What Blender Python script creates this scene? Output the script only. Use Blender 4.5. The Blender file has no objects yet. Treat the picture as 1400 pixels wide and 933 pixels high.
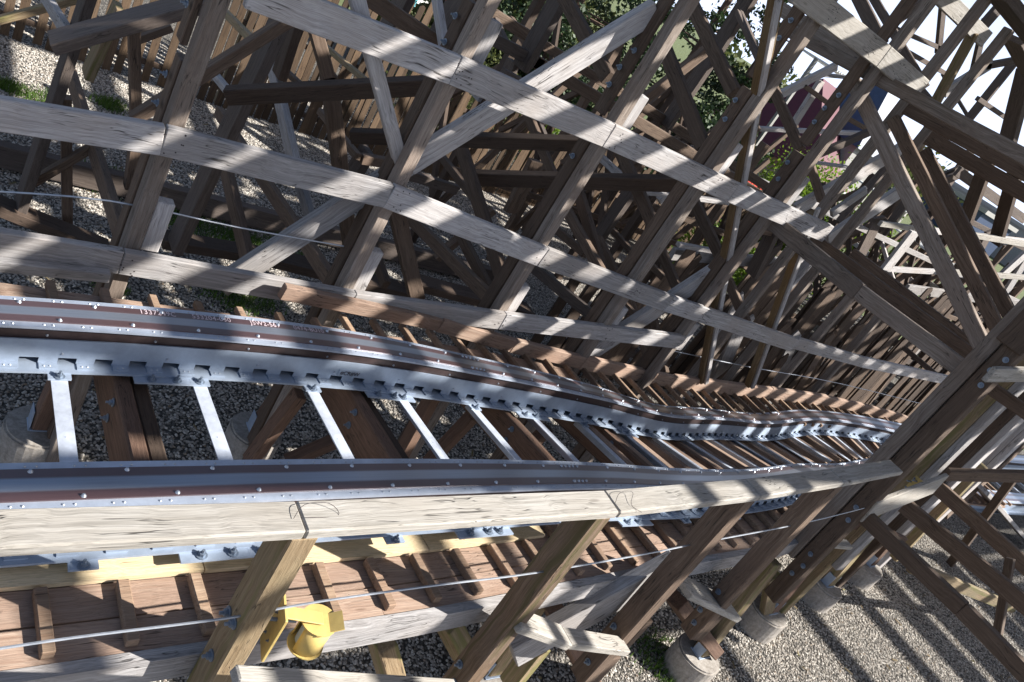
import bpy, bmesh, math, random
from mathutils import Vector, Matrix, Euler
random.seed(7)
S=bpy.context.scene
OUT=[('ledger_top', 'board', [1.749, 5.27, 1.942], [3.313, 5.27, 1.995], 0.225, 0.07, 'Y', 'gray'),
('ledger_top', 'board', [3.313, 5.27, 1.995], [5.002, 5.27, 2.008], 0.225, 0.07, 'Y', 'gray'),
('ledger_top', 'board', [5.002, 5.27, 2.008], [6.944, 5.27, 1.983], 0.225, 0.07, 'Y', 'gray'),
('ledger_top', 'board', [6.944, 5.27, 1.983], [8.949, 5.27, 1.978], 0.225, 0.07, 'Y', 'gray'),
('ledger_mid', 'board', [0.453, 5.27, 0.664], [1.569, 5.27, 0.815], 0.212, 0.07, 'Y', 'gray'),
('ledger_mid', 'board', [1.569, 5.27, 0.815], [3.296, 5.27, 0.879], 0.212, 0.07, 'Y', 'gray'),
('ledger_mid', 'board', [3.296, 5.27, 0.879], [5.134, 5.3, 0.702], 0.212, 0.07, 'Y', 'gray'),
('ledger_mid', 'board', [5.134, 5.3, 0.702], [7.282, 5.35, 0.523], 0.212, 0.07, 'Y', 'gray'),
('ledger_mid', 'board', [7.282, 5.35, 0.523], [10.533, 5.5, 0.3], 0.212, 0.07, 'Y', 'gray'),
('ledger_mid_far', 'board', [10.682, 5.6, 0.283], [13.396, 5.8, 0.125], 0.189, 0.07, 'Y', 'gray'),
('ledger_mid_far', 'board', [13.396, 5.8, 0.125], [18.983, 6.1, 0.025], 0.199, 0.07, 'Y', 'gray'),
('ledger_low', 'board', [0.601, 5.27, -0.209], [1.578, 5.27, -0.179], 0.195, 0.07, 'Y', 'gray'),
('ledger_low', 'board', [1.578, 5.27, -0.179], [3.445, 5.27, -0.161], 0.195, 0.07, 'Y', 'gray'),
('ledger_low', 'board', [3.445, 5.27, -0.161], [5.132, 5.3, -0.093], 0.195, 0.07, 'Y', 'gray'),
('ledger_low', 'board', [5.132, 5.3, -0.093], [8.068, 5.4, 0.031], 0.195, 0.07, 'Y', 'gray'),
('ledger_stub', 'board', [0.703, 5.2, -0.343], [1.523, 5.2, -0.278], 0.084, 0.07, 'Y', 'gray'),
('far_edge_board', 'board', [2.734, 5.12, -0.095], [4.415, 5.25, -0.23], 0.131, 0.07, 'Y', 'deck'),
('far_edge_board', 'board', [4.415, 5.25, -0.23], [5.509, 5.35, -0.399], 0.154, 0.07, 'Y', 'deck'),
('far_edge_board', 'board', [5.509, 5.35, -0.399], [6.657, 5.38, -0.492], 0.165, 0.07, 'Y', 'deck'),
('far_edge_board', 'board', [6.657, 5.38, -0.492], [8.772, 5.63, -0.74], 0.181, 0.07, 'Y', 'deck'),
('far_edge_board', 'board', [8.772, 5.63, -0.74], [11.814, 5.97, -0.914], 0.215, 0.07, 'Y', 'deck'),
('far_edge_board', 'board', [11.814, 5.97, -0.914], [14.017, 6.16, -1.016], 0.233, 0.07, 'Y', 'deck'),
('far_edge_board', 'board', [14.017, 6.16, -1.016], [15.503, 6.16, -1.051], 0.201, 0.07, 'Y', 'deck'),
('far_edge_board', 'board', [15.503, 6.16, -1.051], [17.176, 6.12, -1.119], 0.193, 0.07, 'Y', 'deck'),
('far_edge_board', 'board', [17.176, 6.12, -1.119], [19.727, 6.0, -1.285], 0.186, 0.07, 'Y', 'deck'),
('ledger_high', 'board', [6.031, 5.27, 3.798], [7.649, 5.27, 3.804], 0.225, 0.07, 'Y', 'pale'),
('ledger_high', 'board', [7.649, 5.27, 3.804], [8.612, 5.27, 3.783], 0.225, 0.07, 'Y', 'pale'),
('diagonal_brace_a', 'board', [5.041, 5.62, 3.054], [3.552, 5.62, 1.045], 0.196, 0.09, 'Y', 'gray'),
('diagonal_brace_a', 'board', [3.552, 5.62, 1.045], [2.474, 5.62, -0.476], 0.194, 0.09, 'Y', 'gray'),
('diagonal_brace_b', 'board', [8.235, 5.65, 1.152], [6.969, 5.65, -0.596], 0.239, 0.09, 'Y', 'gray'),
('diagonal_brace_c', 'board', [2.48, 5.5, 2.163], [3.405, 5.5, 1.089], 0.109, 0.09, 'Y', 'gray'),
('diagonal_brace_d', 'board', [3.699, 5.7, 0.595], [4.391, 5.7, -0.277], 0.147, 0.1, 'Y', 'brown'),
('diagonal_brace_e', 'board', [6.64, 7.104, 2.831], [6.64, 5.66, 2.195], 0.154, 0.085, 'X', 'brown'),
('diagonal_brace_f', 'board', [6.928, 7.373, 3.336], [6.928, 5.974, 2.773], 0.148, 0.085, 'X', 'brown'),
('diagonal_brace_g', 'board', [5.273, 7.184, 2.696], [5.273, 5.935, 2.341], 0.141, 0.085, 'X', 'brown'),
('yellowed_strut_a', 'lit_face_board', [5.972, 5.36, 3.699], [9.485, 5.62, -0.641], 0.065, 0.04, 'Y', 'gray'),  # pale piece added as the sunlit side of the strut
('yellowed_strut_a', 'board', [6.018, 5.43, 3.692], [9.509, 5.69, -0.7], 0.12, 0.1, 'Y', 'ochre'),
('yellowed_strut_b', 'lit_face_board', [9.216, 5.72, 2.073], [10.803, 5.72, -0.653], 0.065, 0.04, 'Y', 'gray'),  # lit side of the shorter strut, put in as a paler board
('yellowed_strut_b', 'board', [9.261, 5.79, 2.041], [10.828, 5.79, -0.713], 0.12, 0.1, 'Y', 'ochre'),
('cross_beam_low', 'beam', [8.1, 5.627, 1.822], [8.1, 4.031, 1.827], 0.192, 0.09, 'X', 'post'),
('cross_beam_low', 'beam', [8.1, 4.031, 1.827], [8.1, 2.667, 1.882], 0.172, 0.09, 'X', 'post'),
('cross_beam_mid', 'beam', [9.0, 5.35, 1.819], [9.0, 2.971, 1.906], 0.152, 0.09, 'X', 'brown'),
('cross_beam_rear', 'beam', [9.9, 5.291, 1.857], [9.9, 3.391, 1.864], 0.134, 0.09, 'X', 'brown'),
('rafter_a', 'beam', [8.25, 5.713, 3.473], [8.25, 2.68, 2.073], 0.15, 0.1, 'X', 'post'),
('rafter_b', 'beam', [9.3, 5.676, 3.396], [9.3, 3.018, 2.161], 0.142, 0.1, 'X', 'brown'),
('rafter_c', 'beam', [10.2, 5.589, 3.29], [10.2, 3.307, 2.263], 0.151, 0.1, 'X', 'brown'),
('top_beam_a', 'beam', [8.1, 6.723, 3.609], [8.1, 3.505, 3.681], 0.137, 0.1, 'X', 'post'),
('top_beam_b', 'beam', [8.9, 7.79, 3.825], [8.9, 6.14, 3.759], 0.169, 0.1, 'X', 'post'),
('top_beam_c', 'beam', [9.4, 5.75, 3.59], [9.4, 3.947, 3.632], 0.143, 0.1, 'X', 'brown'),
('top_beam_d', 'beam', [10.2, 5.646, 3.471], [10.2, 4.125, 3.494], 0.18, 0.1, 'X', 'brown'),
('batter_a', 'beam', [8.1, 2.479, 0.186], [8.1, 1.282, 0.258], 0.154, 0.1, 'X', 'brown'),
('batter_a', 'beam', [8.1, 1.282, 0.258], [8.1, 0.492, 0.267], 0.153, 0.1, 'X', 'brown'),
('batter_b', 'beam', [9.9, 2.766, -0.019], [9.9, 1.076, 0.167], 0.184, 0.1, 'X', 'brown'),
('batter_c', 'beam', [11.6, 3.152, -0.058], [11.6, 1.56, -0.005], 0.193, 0.1, 'X', 'brown'),
('batter_d', 'beam', [9.0, 2.911, 1.757], [9.0, 2.191, 1.812], 0.131, 0.1, 'X', 'brown'),
('girt_a', 'beam', [9.719, 2.6, 0.658], [11.023, 2.2, 1.077], 0.162, 0.07, 'Y', 'brown'),
('girt_b', 'beam', [10.588, 2.35, -0.707], [15.603, 2.0, -1.763], 0.178, 0.07, 'Y', 'yellow'),
('girt_c', 'beam', [9.327, 3.0, -0.464], [11.056, 2.8, -0.773], 0.177, 0.07, 'Y', 'red'),
('white_stub_a', 'board', [7.988, 2.42, 0.286], [9.499, 2.55, 0.567], 0.294, 0.05, 'Y', 'pale'),
('white_stub_b', 'board', [7.649, 2.4, 2.056], [8.828, 2.4, 2.212], 0.155, 0.05, 'Y', 'pale'),
('track_side_posts', 'post', [17.54, 4.2, 0.197], [14.859, 3.6, -1.209], 0.186, 0.1, 'X', 'brown'),
('track_side_posts', 'post', [15.538, 3.7, -0.62], [21.955, 3.7, -2.371], 0.34, 0.08, 'X', 'gray'),
('track_side_posts', 'post', [12.794, 3.2, 0.243], [13.088, 3.2, -1.701], 0.132, 0.1, 'X', 'yellow'),
('track_side_posts', 'post', [15.414, 3.4, -0.051], [17.02, 3.4, -2.443], 0.135, 0.1, 'X', 'brown'),
('track_side_posts', 'post', [11.0, 1.782, 0.044], [11.0, 1.347, -0.62], 0.093, 0.1, 'X', 'brown'),
('near_brace_a', 'board', [5.049, 2.25, -0.065], [4.02, 2.25, -0.949], 0.329, 0.1, 'Y', 'gray'),
('near_brace_b', 'board', [3.247, 1.95, -0.025], [3.871, 1.95, -0.32], 0.162, 0.06, 'Z', 'pale'),
('near_brace_b', 'board', [3.871, 1.95, -0.32], [4.715, 1.97, -0.609], 0.136, 0.06, 'Z', 'pale'),
('near_brace_c', 'board', [5.554, 2.3, -0.425], [6.647, 2.25, -0.839], 0.25, 0.06, 'Z', 'pale'),
('near_brace_d', 'board', [1.347, 1.6, 0.406], [2.621, 1.6, -0.002], 0.07, 0.05, 'Z', 'pale'),
('near_brace_e', 'board', [8.03, 2.5, -0.278], [8.594, 2.5, -0.345], 0.113, 0.05, 'Z', 'pale'),
('under_leg', 'leg', [3.316, 2.75, -1.344], [3.76, 2.6, -2.029], 0.34, 0.14, 'X', 'yellow'),
('under_leg', 'leg', [3.837, 2.75, -1.225], [4.196, 2.6, -1.606], 0.34, 0.14, 'X', 'yellow'),
('under_leg', 'leg', [4.936, 2.75, -1.203], [6.362, 2.6, -2.516], 0.34, 0.14, 'X', 'red'),
('under_leg', 'leg', [6.661, 2.75, -1.294], [7.886, 2.6, -2.084], 0.34, 0.14, 'X', 'red'),
('under_leg', 'leg', [4.37, 2.3, -1.439], [4.35, 2.3, -1.018], 0.162, 0.1, 'X', 'yellow'),
('under_leg', 'leg', [9.528, 2.9, -2.158], [8.812, 2.9, -1.421], 0.174, 0.1, 'Y', 'yellow'),
('under_leg', 'leg', [6.183, 2.6, -2.045], [6.191, 2.6, -1.418], 0.101, 0.1, 'X', 'brown'),
('under_leg', 'leg', [3.166, 4.9, -1.003], [3.04, 4.9, -1.718], 0.143, 0.1, 'X', 'red'),
('under_leg', 'leg', [4.511, 4.9, -0.857], [4.558, 4.9, -1.679], 0.153, 0.1, 'X', 'red'),
('under_leg', 'leg', [5.1, 4.9, -1.096], [4.954, 4.9, -1.662], 0.137, 0.1, 'X', 'red'),
('under_leg', 'leg', [6.233, 4.9, -1.167], [6.066, 4.9, -1.66], 0.138, 0.1, 'X', 'red'),
('under_leg', 'leg', [3.789, 4.9, -1.443], [3.428, 4.9, -1.728], 0.123, 0.1, 'X', 'red'),
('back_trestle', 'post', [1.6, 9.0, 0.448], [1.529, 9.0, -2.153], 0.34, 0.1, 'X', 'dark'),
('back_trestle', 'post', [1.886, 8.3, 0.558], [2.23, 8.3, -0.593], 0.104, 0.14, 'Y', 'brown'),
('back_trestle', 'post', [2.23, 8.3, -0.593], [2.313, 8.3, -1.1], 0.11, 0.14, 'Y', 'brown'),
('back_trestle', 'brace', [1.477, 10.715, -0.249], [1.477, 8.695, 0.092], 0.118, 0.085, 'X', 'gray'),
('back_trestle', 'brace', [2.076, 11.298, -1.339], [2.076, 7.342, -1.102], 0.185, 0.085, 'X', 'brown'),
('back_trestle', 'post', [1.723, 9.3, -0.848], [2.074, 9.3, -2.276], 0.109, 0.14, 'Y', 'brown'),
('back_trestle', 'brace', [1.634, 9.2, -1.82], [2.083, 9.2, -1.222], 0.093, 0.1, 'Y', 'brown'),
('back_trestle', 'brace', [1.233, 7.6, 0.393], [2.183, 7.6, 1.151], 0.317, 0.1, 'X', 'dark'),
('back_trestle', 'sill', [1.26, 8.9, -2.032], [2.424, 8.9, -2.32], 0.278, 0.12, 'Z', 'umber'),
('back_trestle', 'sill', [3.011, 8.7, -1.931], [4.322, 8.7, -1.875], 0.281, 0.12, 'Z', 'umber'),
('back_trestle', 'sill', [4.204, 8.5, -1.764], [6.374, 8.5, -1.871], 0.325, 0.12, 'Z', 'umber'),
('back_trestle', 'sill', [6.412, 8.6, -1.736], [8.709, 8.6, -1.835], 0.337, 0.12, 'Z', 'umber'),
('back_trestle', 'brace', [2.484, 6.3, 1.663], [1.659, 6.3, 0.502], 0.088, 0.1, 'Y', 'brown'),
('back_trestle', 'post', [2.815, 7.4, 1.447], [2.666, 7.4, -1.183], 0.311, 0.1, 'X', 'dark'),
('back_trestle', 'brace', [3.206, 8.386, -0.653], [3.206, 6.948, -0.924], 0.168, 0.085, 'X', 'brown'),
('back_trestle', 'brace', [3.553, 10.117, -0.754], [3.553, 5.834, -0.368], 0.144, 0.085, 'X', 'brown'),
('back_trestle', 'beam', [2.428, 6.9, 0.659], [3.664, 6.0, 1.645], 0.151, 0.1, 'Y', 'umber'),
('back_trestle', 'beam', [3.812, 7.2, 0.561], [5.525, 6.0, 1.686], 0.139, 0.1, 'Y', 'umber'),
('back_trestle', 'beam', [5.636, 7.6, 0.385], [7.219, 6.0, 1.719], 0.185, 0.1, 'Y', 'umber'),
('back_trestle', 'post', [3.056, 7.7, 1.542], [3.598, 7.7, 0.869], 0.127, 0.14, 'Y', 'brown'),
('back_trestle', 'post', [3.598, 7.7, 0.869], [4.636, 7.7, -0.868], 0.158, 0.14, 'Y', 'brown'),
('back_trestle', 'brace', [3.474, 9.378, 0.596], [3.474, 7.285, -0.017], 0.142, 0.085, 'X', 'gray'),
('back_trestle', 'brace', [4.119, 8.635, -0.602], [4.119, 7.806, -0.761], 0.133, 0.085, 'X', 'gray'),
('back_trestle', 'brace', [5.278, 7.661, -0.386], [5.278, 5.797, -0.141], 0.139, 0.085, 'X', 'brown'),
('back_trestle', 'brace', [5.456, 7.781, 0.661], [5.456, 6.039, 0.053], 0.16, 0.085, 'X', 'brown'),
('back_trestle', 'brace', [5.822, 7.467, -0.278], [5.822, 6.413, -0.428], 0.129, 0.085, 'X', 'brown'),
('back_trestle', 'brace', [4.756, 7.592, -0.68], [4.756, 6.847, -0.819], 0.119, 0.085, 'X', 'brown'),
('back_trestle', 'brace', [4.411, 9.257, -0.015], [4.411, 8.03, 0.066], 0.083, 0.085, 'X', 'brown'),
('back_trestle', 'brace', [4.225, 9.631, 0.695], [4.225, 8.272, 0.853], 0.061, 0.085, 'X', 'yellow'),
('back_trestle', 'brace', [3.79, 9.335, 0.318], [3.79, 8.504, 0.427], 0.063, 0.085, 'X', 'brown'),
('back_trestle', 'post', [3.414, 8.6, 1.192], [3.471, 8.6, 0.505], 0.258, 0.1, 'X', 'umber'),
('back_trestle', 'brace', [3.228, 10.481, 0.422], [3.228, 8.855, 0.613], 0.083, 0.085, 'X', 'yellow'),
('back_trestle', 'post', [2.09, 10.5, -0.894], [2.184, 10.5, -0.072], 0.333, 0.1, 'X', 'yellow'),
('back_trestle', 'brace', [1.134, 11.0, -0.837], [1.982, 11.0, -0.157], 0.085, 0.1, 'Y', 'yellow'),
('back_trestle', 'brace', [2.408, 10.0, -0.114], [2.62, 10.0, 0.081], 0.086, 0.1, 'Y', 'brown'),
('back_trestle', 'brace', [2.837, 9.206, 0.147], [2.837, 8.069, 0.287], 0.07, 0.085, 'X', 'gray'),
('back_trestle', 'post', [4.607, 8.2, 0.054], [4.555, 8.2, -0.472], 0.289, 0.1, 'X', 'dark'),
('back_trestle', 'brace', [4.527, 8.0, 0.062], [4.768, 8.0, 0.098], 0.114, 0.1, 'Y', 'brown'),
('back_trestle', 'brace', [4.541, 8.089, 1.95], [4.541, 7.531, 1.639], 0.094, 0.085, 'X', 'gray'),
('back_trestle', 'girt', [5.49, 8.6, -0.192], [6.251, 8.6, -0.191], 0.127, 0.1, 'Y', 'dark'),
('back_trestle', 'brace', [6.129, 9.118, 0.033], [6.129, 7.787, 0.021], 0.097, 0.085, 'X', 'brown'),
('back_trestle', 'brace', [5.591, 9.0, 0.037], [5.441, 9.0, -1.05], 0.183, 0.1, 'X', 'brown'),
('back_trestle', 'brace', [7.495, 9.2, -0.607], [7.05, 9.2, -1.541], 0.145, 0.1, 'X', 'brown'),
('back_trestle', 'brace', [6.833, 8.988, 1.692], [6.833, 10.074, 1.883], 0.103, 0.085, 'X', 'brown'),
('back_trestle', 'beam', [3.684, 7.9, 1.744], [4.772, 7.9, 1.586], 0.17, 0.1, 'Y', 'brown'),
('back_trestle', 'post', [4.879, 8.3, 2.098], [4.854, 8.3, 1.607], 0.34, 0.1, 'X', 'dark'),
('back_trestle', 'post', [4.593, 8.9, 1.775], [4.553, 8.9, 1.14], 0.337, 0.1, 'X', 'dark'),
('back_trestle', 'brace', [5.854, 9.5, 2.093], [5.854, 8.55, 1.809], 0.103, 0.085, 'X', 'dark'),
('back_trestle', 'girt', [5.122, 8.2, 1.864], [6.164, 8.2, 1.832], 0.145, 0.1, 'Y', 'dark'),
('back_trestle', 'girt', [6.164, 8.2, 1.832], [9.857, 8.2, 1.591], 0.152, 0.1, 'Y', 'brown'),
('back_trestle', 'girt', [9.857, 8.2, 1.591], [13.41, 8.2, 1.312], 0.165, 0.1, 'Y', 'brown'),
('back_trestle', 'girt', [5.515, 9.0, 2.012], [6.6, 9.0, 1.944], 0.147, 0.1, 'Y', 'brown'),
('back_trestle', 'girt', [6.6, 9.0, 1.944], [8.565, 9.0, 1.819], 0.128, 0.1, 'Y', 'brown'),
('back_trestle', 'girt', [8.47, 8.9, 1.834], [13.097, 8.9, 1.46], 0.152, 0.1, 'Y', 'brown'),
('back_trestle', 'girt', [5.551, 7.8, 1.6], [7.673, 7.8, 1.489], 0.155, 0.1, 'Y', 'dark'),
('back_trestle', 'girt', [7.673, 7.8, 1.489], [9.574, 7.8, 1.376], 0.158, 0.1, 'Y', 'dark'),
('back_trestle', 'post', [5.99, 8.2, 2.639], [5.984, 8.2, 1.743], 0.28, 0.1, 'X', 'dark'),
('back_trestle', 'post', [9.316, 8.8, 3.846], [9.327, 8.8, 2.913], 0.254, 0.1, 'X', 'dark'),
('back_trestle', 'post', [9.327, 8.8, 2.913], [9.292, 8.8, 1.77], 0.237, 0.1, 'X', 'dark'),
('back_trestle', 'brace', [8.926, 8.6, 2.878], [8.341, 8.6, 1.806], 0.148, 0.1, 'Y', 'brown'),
('back_trestle', 'brace', [8.938, 8.403, 3.515], [8.938, 7.634, 3.168], 0.099, 0.085, 'X', 'dark'),
('back_trestle', 'brace', [9.168, 7.579, 3.066], [9.168, 6.503, 2.579], 0.129, 0.085, 'X', 'brown'),
('back_trestle', 'brace', [8.424, 6.917, 3.024], [8.424, 7.955, 3.5], 0.05, 0.085, 'X', 'dark'),
('back_trestle', 'brace', [6.528, 7.167, 0.754], [6.528, 5.782, 0.481], 0.114, 0.085, 'X', 'brown'),
('back_trestle', 'brace', [6.868, 7.516, 1.004], [6.868, 6.044, 0.338], 0.135, 0.085, 'X', 'brown'),
('back_trestle', 'brace', [7.288, 7.743, 0.079], [7.288, 6.905, 0.166], 0.103, 0.085, 'X', 'brown'),
('back_trestle', 'brace', [6.78, 7.03, -0.274], [6.78, 5.708, -0.067], 0.129, 0.085, 'X', 'dark'),
('back_trestle', 'brace', [7.919, 7.349, 0.2], [7.919, 6.683, 0.031], 0.109, 0.085, 'X', 'brown'),
('back_trestle', 'brace', [8.393, 7.749, 0.282], [8.393, 7.081, 0.253], 0.075, 0.085, 'X', 'brown'),
('back_trestle', 'brace', [7.034, 7.137, 1.532], [7.034, 5.967, 1.131], 0.145, 0.085, 'X', 'brown'),
('back_trestle', 'brace', [8.376, 6.849, 1.378], [8.376, 5.832, 1.024], 0.137, 0.085, 'X', 'brown'),
('back_trestle', 'brace', [8.537, 6.966, 0.553], [8.537, 6.27, 0.308], 0.137, 0.085, 'X', 'brown'),
('back_trestle', 'brace', [9.074, 7.394, 0.093], [9.074, 7.016, 0.096], 0.091, 0.085, 'X', 'brown'),
('back_trestle', 'brace', [10.01, 6.762, 0.489], [10.01, 6.075, 0.222], 0.134, 0.085, 'X', 'brown'),
('back_trestle', 'post', [8.159, 7.6, 0.928], [8.126, 7.6, 0.084], 0.195, 0.1, 'X', 'dark'),
('back_trestle', 'brace', [8.078, 6.504, -0.21], [8.078, 6.108, -0.212], 0.086, 0.085, 'X', 'brown'),
('back_trestle', 'brace', [8.821, 6.582, -0.292], [8.821, 5.86, -0.722], 0.102, 0.085, 'X', 'brown'),
('back_trestle', 'brace', [8.833, 7.112, -0.387], [8.833, 5.985, -0.897], 0.112, 0.085, 'X', 'brown'),
('back_trestle', 'brace', [6.927, 8.2, 0.632], [6.985, 8.2, -0.055], 0.203, 0.1, 'Y', 'brown'),
('back_trestle', 'brace', [9.139, 7.9, 0.905], [9.346, 7.9, 1.248], 0.115, 0.1, 'Y', 'gray'),
('back_trestle', 'girt', [8.494, 7.7, 0.965], [10.395, 7.7, 1.308], 0.062, 0.1, 'Y', 'gray'),
('back_trestle', 'girt', [10.133, 7.9, 0.319], [11.624, 7.9, 0.463], 0.07, 0.1, 'Y', 'gray'),
('back_trestle', 'girt', [10.397, 8.1, 0.073], [14.316, 8.1, 0.713], 0.21, 0.1, 'Y', 'gray'),
('back_trestle', 'post', [11.294, 8.0, 0.914], [11.336, 8.0, 0.324], 0.131, 0.1, 'X', 'dark'),
('back_trestle', 'brace', [9.853, 7.0, 1.184], [10.809, 7.0, 1.303], 0.082, 0.1, 'Y', 'brown'),
('back_trestle', 'brace', [10.713, 7.174, 1.567], [10.713, 6.463, 1.504], 0.101, 0.085, 'X', 'brown'),
('back_trestle', 'post', [10.609, 7.0, 1.385], [10.887, 7.0, 0.599], 0.216, 0.1, 'X', 'dark'),
('back_trestle', 'post', [6.567, 9.2, 1.494], [6.614, 9.2, 0.845], 0.242, 0.1, 'X', 'dark'),
('back_trestle', 'brace', [7.35, 9.625, 1.013], [7.35, 8.105, 0.527], 0.136, 0.085, 'X', 'brown'),
('back_trestle', 'brace', [7.49, 9.293, 0.928], [7.49, 8.724, 0.751], 0.085, 0.085, 'X', 'dark'),
('back_trestle', 'brace', [10.757, 9.142, 2.609], [10.757, 8.483, 2.347], 0.064, 0.085, 'X', 'brown'),
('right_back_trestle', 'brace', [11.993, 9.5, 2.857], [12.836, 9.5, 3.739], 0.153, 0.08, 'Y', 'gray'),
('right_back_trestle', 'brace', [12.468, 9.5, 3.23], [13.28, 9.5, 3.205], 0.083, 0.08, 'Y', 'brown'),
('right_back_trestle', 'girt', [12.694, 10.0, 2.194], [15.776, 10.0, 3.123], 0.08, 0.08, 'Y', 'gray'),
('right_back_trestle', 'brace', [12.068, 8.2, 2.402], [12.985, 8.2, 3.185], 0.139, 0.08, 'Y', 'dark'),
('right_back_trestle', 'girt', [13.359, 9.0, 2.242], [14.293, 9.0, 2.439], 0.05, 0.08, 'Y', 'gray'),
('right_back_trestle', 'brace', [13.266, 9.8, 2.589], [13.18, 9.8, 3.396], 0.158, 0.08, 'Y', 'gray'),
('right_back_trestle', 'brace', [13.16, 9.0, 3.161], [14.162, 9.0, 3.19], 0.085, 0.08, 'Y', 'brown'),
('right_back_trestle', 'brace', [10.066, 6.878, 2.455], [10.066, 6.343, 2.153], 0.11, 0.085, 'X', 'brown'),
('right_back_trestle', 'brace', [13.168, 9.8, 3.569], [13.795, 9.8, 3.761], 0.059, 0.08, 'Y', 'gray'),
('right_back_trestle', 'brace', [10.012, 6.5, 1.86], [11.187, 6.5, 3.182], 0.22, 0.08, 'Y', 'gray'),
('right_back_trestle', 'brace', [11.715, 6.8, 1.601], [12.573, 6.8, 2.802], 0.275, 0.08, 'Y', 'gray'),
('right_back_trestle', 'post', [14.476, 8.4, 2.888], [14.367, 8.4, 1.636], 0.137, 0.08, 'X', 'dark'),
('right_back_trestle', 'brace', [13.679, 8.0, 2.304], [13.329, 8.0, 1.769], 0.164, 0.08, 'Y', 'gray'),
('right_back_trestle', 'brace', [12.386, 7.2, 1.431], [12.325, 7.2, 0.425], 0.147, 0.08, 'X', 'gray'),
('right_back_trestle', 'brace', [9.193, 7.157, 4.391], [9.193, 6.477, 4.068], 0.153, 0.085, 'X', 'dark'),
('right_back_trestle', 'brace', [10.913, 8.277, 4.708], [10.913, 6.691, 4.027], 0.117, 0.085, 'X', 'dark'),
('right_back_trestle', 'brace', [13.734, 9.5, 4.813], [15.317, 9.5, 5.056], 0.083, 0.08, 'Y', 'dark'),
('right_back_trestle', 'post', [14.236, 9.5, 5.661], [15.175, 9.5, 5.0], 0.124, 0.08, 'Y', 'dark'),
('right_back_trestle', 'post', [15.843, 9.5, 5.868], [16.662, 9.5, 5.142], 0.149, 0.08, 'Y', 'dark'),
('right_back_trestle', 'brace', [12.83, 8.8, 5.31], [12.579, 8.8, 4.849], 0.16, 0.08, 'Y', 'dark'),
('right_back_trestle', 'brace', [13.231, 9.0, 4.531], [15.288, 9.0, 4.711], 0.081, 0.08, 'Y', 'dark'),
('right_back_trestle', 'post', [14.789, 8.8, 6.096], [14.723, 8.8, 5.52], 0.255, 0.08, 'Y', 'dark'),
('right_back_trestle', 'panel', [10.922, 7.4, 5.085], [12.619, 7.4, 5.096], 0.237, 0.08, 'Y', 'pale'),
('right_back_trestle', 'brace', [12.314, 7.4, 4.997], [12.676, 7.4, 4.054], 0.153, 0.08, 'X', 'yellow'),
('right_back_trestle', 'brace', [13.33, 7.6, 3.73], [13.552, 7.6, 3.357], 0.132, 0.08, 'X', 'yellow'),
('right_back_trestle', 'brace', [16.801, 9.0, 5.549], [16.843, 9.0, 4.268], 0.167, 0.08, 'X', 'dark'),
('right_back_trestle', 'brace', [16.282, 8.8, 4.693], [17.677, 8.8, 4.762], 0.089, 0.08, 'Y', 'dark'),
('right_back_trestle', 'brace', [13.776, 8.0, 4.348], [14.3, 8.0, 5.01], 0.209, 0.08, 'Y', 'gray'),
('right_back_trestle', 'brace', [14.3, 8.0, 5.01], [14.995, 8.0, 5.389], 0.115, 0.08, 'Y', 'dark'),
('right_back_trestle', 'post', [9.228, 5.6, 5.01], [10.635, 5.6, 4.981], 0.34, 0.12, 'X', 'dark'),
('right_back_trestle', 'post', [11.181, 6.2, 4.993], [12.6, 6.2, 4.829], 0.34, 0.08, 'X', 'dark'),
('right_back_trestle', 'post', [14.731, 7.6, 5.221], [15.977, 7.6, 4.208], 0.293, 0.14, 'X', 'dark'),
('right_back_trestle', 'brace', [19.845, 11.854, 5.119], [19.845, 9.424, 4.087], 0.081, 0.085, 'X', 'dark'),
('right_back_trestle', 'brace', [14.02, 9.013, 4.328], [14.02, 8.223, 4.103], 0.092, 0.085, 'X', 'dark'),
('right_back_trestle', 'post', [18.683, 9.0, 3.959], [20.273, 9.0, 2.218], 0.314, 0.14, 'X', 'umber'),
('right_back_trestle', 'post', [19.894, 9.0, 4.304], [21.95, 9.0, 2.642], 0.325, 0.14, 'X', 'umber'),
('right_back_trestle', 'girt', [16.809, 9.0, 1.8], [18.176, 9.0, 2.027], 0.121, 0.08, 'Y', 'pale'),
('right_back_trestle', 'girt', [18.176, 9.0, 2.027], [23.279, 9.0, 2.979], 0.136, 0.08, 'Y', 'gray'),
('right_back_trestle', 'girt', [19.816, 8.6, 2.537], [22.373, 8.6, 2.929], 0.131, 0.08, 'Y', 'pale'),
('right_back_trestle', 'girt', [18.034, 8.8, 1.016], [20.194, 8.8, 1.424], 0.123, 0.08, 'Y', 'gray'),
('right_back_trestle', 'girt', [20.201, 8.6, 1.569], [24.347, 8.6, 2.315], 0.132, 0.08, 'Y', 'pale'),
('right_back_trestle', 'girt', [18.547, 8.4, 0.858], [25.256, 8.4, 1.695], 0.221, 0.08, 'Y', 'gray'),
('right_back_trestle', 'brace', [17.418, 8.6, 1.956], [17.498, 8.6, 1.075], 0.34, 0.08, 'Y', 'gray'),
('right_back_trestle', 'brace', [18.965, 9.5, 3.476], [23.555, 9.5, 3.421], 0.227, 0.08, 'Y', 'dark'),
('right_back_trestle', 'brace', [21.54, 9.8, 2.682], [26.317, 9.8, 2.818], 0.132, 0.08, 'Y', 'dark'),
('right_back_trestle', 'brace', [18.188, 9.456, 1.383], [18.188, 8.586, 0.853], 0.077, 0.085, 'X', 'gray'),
('right_back_trestle', 'post', [16.933, 9.2, 1.818], [17.343, 9.2, 0.94], 0.34, 0.08, 'Y', 'dark'),
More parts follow.
